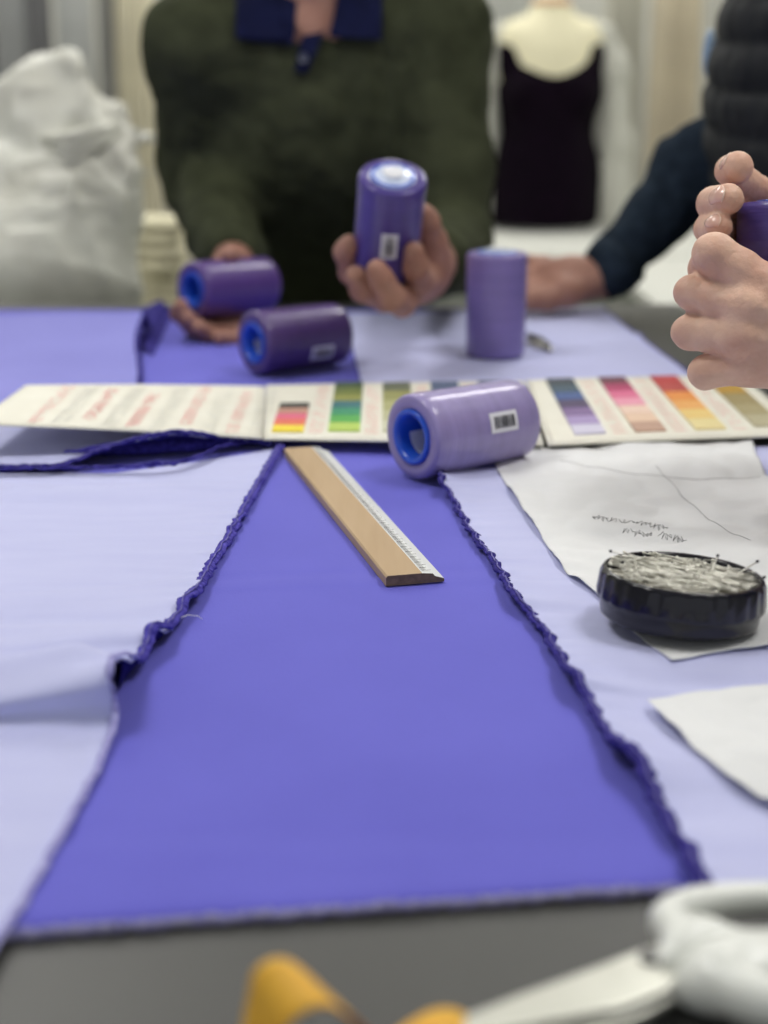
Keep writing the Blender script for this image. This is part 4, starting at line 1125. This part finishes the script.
# ================================================================== BACKGROUND FURNITURE
def cabinet(x0, x1, y0, y1, label, nd):
    t = empty('cabinet', V(((x0 + x1) / 2, (y0 + y1) / 2, FL)), label, 'cabinet')
    b = MB(); b.box(((x0 + x1) / 2, (y0 + y1) / 2 + .01, (FL + CZ - .03) / 2 + .03), (x1 - x0 - .02, y1 - y0 - .03, CZ - FL - .09)); b.build('carcass', M_cbody, t, smooth=False)
    b = MB(); b.box(((x0 + x1) / 2, (y0 + y1) / 2 + .02, FL + .03), (x1 - x0 - .06, y1 - y0 - .1, .06)); b.build('plinth', M_shoe, t, smooth=False)
    b = MB(); b.box(((x0 + x1) / 2, (y0 + y1) / 2, CZ - .0145), (x1 - x0, y1 - y0, .028)); o = b.build('worktop', M_ctop, t, smooth=False); bevelmod(o, .004)
    for k_ in range(nd):
        w_ = (x1 - x0 - .03) / nd; xc = x0 + .015 + w_ * (k_ + .5)
        b = MB(); b.box((xc, y0 + .012, (FL + CZ) / 2 + .02), (w_ - .006, .018, CZ - FL - .12)); d_ = b.build('door', M_cbody, t, smooth=False); bevelmod(d_, .002)
        b = MB(); b.tube([(xc - .05, y0 - .012, CZ - .09), (xc + .05, y0 - .012, CZ - .09)], .005, 10)
        for s in (-1, 1): b.tube([(xc + .05 * s, y0 - .012, CZ - .09), (xc + .05 * s, y0 + .005, CZ - .09)], .004, 8)
        b.build('handle', M_rail, d_, origin=t.location)
cabinet(-.18, 1.4, 3.52, 4.42, 'grey low cabinet with white worktop carrying the cream dress form', 3)
cabinet(.50, 1.5, 2.75, 3.48, 'grey low cabinet with white worktop behind the person in the gilet', 2)
cabinet(-1.95, -.335, 2.15, 2.95, 'grey low cabinet with white worktop under the plastic bag', 3)

# cream folded fabrics beside bag
for k_, (px, py, z, w_, h_, lab) in enumerate(((158, 300, .0, .18, .077, 'lower cream folded fabric beside the plastic bag'), (160, 235, .078, .165, .088, 'upper cream folded fabric stacked beside the plastic bag'))):
    q = P(px, 300, 2.62); c = V((q.x - .035, q.y, CZ + .001 + z + h_ / 2))
    t = empty('folded_fabric', c - V((0, 0, h_ / 2)), lab, 'fabric', 'cream folded fabrics')
    b = MB()
    for s in range(4): b.box(c + V((.004 * (s % 2), .003 * s, -h_ / 2 + h_ * (s + .5) / 4)), (w_, .16, h_ / 4 - .001), bev=.007)
    b.build('folded_layers', M_cream, t)

# dress form
Zm = 4.10
mb = P(545, 225, Zm); mb.z = CZ
t = empty('dress_form', mb, 'cream dress form with wooden neck cap wearing a dark plum top on the white worktop', 'dress form')
s_ = Zm / F
def Mp(dx, py, dy=0): return V((mb.x + dx, mb.y + dy, P(545, py, Zm).z))
zb = Mp(0, 215).z
pr = [ell(Mp(0, 175), (.135, .095, .13), .04), ell(Mp(0, 80), (.15, .10, .13), .04), cone(Mp(-.085, 42), Mp(.085, 42), .058, .058, .05), cone(Mp(0, 50), Mp(0, 12), .085, .052, .04), ell(Mp(.06, 95, -.065), (.055, .05, .055), .03), ell(Mp(-.06, 95, -.065), (.055, .05, .055), .03)]
blob('torso', [(pr, .008)], M_form, t)
b = MB(); b.lathe([(.05, 0), (.052, .006), (.048, .014), (.03, .022), (.012, .030), (.012, .045), (.018, .055), (.012, .066), (0.0001, .07)], 32, M=Matrix.Translation(Mp(0, 8))); b.build('neck_cap', M_oak, t)
b = MB(); b.lathe([(.0001, 0), (.13, 0), (.13, .012), (.03, .022), (.018, .04), (.018, .10)], 32, M=Matrix.Translation(mb)); b.build('base', M_rail, t)
pr = [ell(Mp(0, 175), (.148, .108, .135), .04), ell(Mp(0, 90), (.150, .112, .115), .04), cone(Mp(-.005, 130), Mp(-.008, 212), .125, .150, .04), cone(Mp(-.085, 56), Mp(.085, 56), .068, .068, .04), ell(Mp(.06, 95, -.070), (.058, .054, .058), .03), ell(Mp(-.06, 95, -.070), (.058, .054, .058), .03),
      cut_ell(Mp(.004, 20, -.06), (.098, .26, .150), .01)]
vs, fc = sdf_mesh(pr, .007); vs = displace(smoothed(vs, fc, 2), fc, .005, folds(14)); vs[:, 2] = np.maximum(vs[:, 2], CZ + .012)
tt = mesh('knitted_top', vs, fc, M_plum, origin=mb); tag(tt, 'dark plum scoop neck top worn by the cream dress form', 'top')
# pale open jacket on the dress form
t = empty('jacket', mb, 'pale grey jacket hanging open over the dress form at both sides of the plum top', 'jacket')
for sx, nm in ((-1, 'front_panel'), (1, 'front_panel')):
    pr = chain([Mp(.135 * sx, 38, .01), Mp(.168 * sx, 70, .0), Mp(.178 * sx, 140, .0), Mp(.188 * sx, 218, .0)], [.040, .044, .046, .050], .03)
    vs, fc = sdf_mesh(pr, .008); vs = displace(smoothed(vs, fc, 1), fc, .010, lambda v: noise.noise(V((v.x * 40, v.y * 40, v.z * 4)))); vs[:, 2] = np.maximum(vs[:, 2], CZ + .014)
    mesh(nm, vs, fc, mat('pale grey wool', (184, 184, 174), .9), t)

# hanging garments along the back wall
rl = empty('clothes_rail', V((0, 4.95, FL)), 'chrome clothes rail in front of the back wall', 'clothes rail')
RZ = .78
b = MB(); b.tube([(-2.4, 4.95, RZ), (2.4, 4.95, RZ)], .014, 12); b.build('top_rail', M_rail, rl)
for x in (-2.4, 0.02, 2.4):
    b = MB(); b.tube([(x, 4.95, FL + .03), (x, 4.95, RZ)], .014, 12); b.build('upright', M_rail, rl)
    b = MB(); b.tube([(x, 4.70, FL + .018), (x, 5.2, FL + .018)], .016, 12); b.build('foot', M_rail, rl)
def garment(px, wpx, rgb, label, zt=.66, zb_=-.5, nm='hanging_garment', Z=5.0, fold=7):
    x = P(px, 73, Z).x; w_ = wpx / F * Z * .88; t = empty(nm, V((x, 4.95, zt)), label, 'garment', 'garments on the clothes rail')
    m = mat('cloth %d %d %d' % rgb, rgb, .85, rgb2=tuple(int(c * .94) for c in rgb), nscale=6, bump=.3)
    for side in (-1, 1):
        rows = []
        for i in range(30):
            f = i / 29; r = []
            for j in range(50):
                g = j / 49 - .5
                sh_ = (1 - min(1, f / .12)) * abs(g) * .22 - .0
                hw = w_ * (1 - .12 * (1 - f))
                edge = 1 - (abs(g) * 2) ** 6
                y = side * (.035 + .018 * math.sin(g * fold * 2 * PI + side) * min(1, f * 4) + .01 * noise.noise(V((g * 5, f * 3, px)))) * edge
                r.append(V((x + g * hw, 4.95 + y, zt - sh_ - f * (zt - zb_))))
            rows.append(r)
        nv = 50; vs = [p for r in rows for p in r]; fs = [[i * nv + j, i * nv + j + 1, (i + 1) * nv + j + 1, (i + 1) * nv + j] for i in range(29) for j in range(49)]
        o = mesh('front_panel' if side < 0 else 'back_panel', vs, fs, m, t); s = o.modifiers.new('s', 'SOLIDIFY'); s.thickness = .002
    b = MB(); b.tube([(x - w_ * .35, 4.95, zt - .07), (x, 4.95, zt + .015), (x + w_ * .35, 4.95, zt - .07)], .006, 8)
    b.tube([(x, 4.95, zt + .01), (x, 4.968, RZ - .03), (x, 4.971, RZ), (x, 4.966, RZ + .014), (x, 4.95, RZ + .0200), (x, 4.934, RZ + .014), (x, 4.929, RZ)], .0025, 6); b.build('hanger', M_rail, t)
gs = [(2, 34, (48, 52, 76), 'navy garment hanging at the far left end of the rail', -.05), (34, 40, (182, 184, 184), 'grey-white garment hanging right of the navy one', None), (60, 26, (128, 128, 130), 'narrow mid grey garment hanging above the plastic bag', None),
      (92, 40, (206, 208, 206), 'white garment hanging behind the plastic bag', None), (122, 18, (150, 150, 146), 'narrow grey garment hanging left of the cream one', None), (150, 50, (228, 222, 198), 'cream garment hanging next to the shoulder of the person in green', None),
      (196, 50, (205, 202, 190), 'beige garment hanging hidden partly by the person in green', None),
      (500, 60, (200, 202, 196), 'pale grey garment hanging left of the dress form', None), (610, 46, (196, 194, 180), 'light taupe garment hanging immediately right of the dress form', None), (660, 60, (214, 204, 180), 'beige cream garment hanging behind the gilet', None),
      (715, 60, (204, 204, 196), 'off-white garment hanging rightmost on the rail', None)]
for px, wp, rgb, lab, zb_ in gs: garment(px, wp, rgb, lab, zb_=-.55 if zb_ is None else zb_)

# ================================================================== CAMERA
cd = bpy.data.cameras.new('Camera'); cam = bpy.data.objects.new('Camera', cd); link(cam)
cam.location = CAM; cam.rotation_euler = (PI / 2 - TH, 0, 0)
cd.sensor_fit = 'VERTICAL'; cd.sensor_height = 36; cd.lens = F / 1024 * 36
cd.clip_start = .02
cd.dof.use_dof = True; cd.dof.focus_distance = .86; cd.dof.aperture_fstop = cd.lens / 12.0; cd.dof.aperture_blades = 0
bpy.context.scene.camera = cam
sc = bpy.context.scene
sc.view_settings.view_transform = 'Standard'; sc.view_settings.look = 'None'; sc.view_settings.gamma = 1; sc.view_settings.exposure = 0
try: sc.view_settings.use_curve_mapping = False
except Exception: pass
sc.cycles.use_denoising = True
sc.cycles.max_bounces = 6
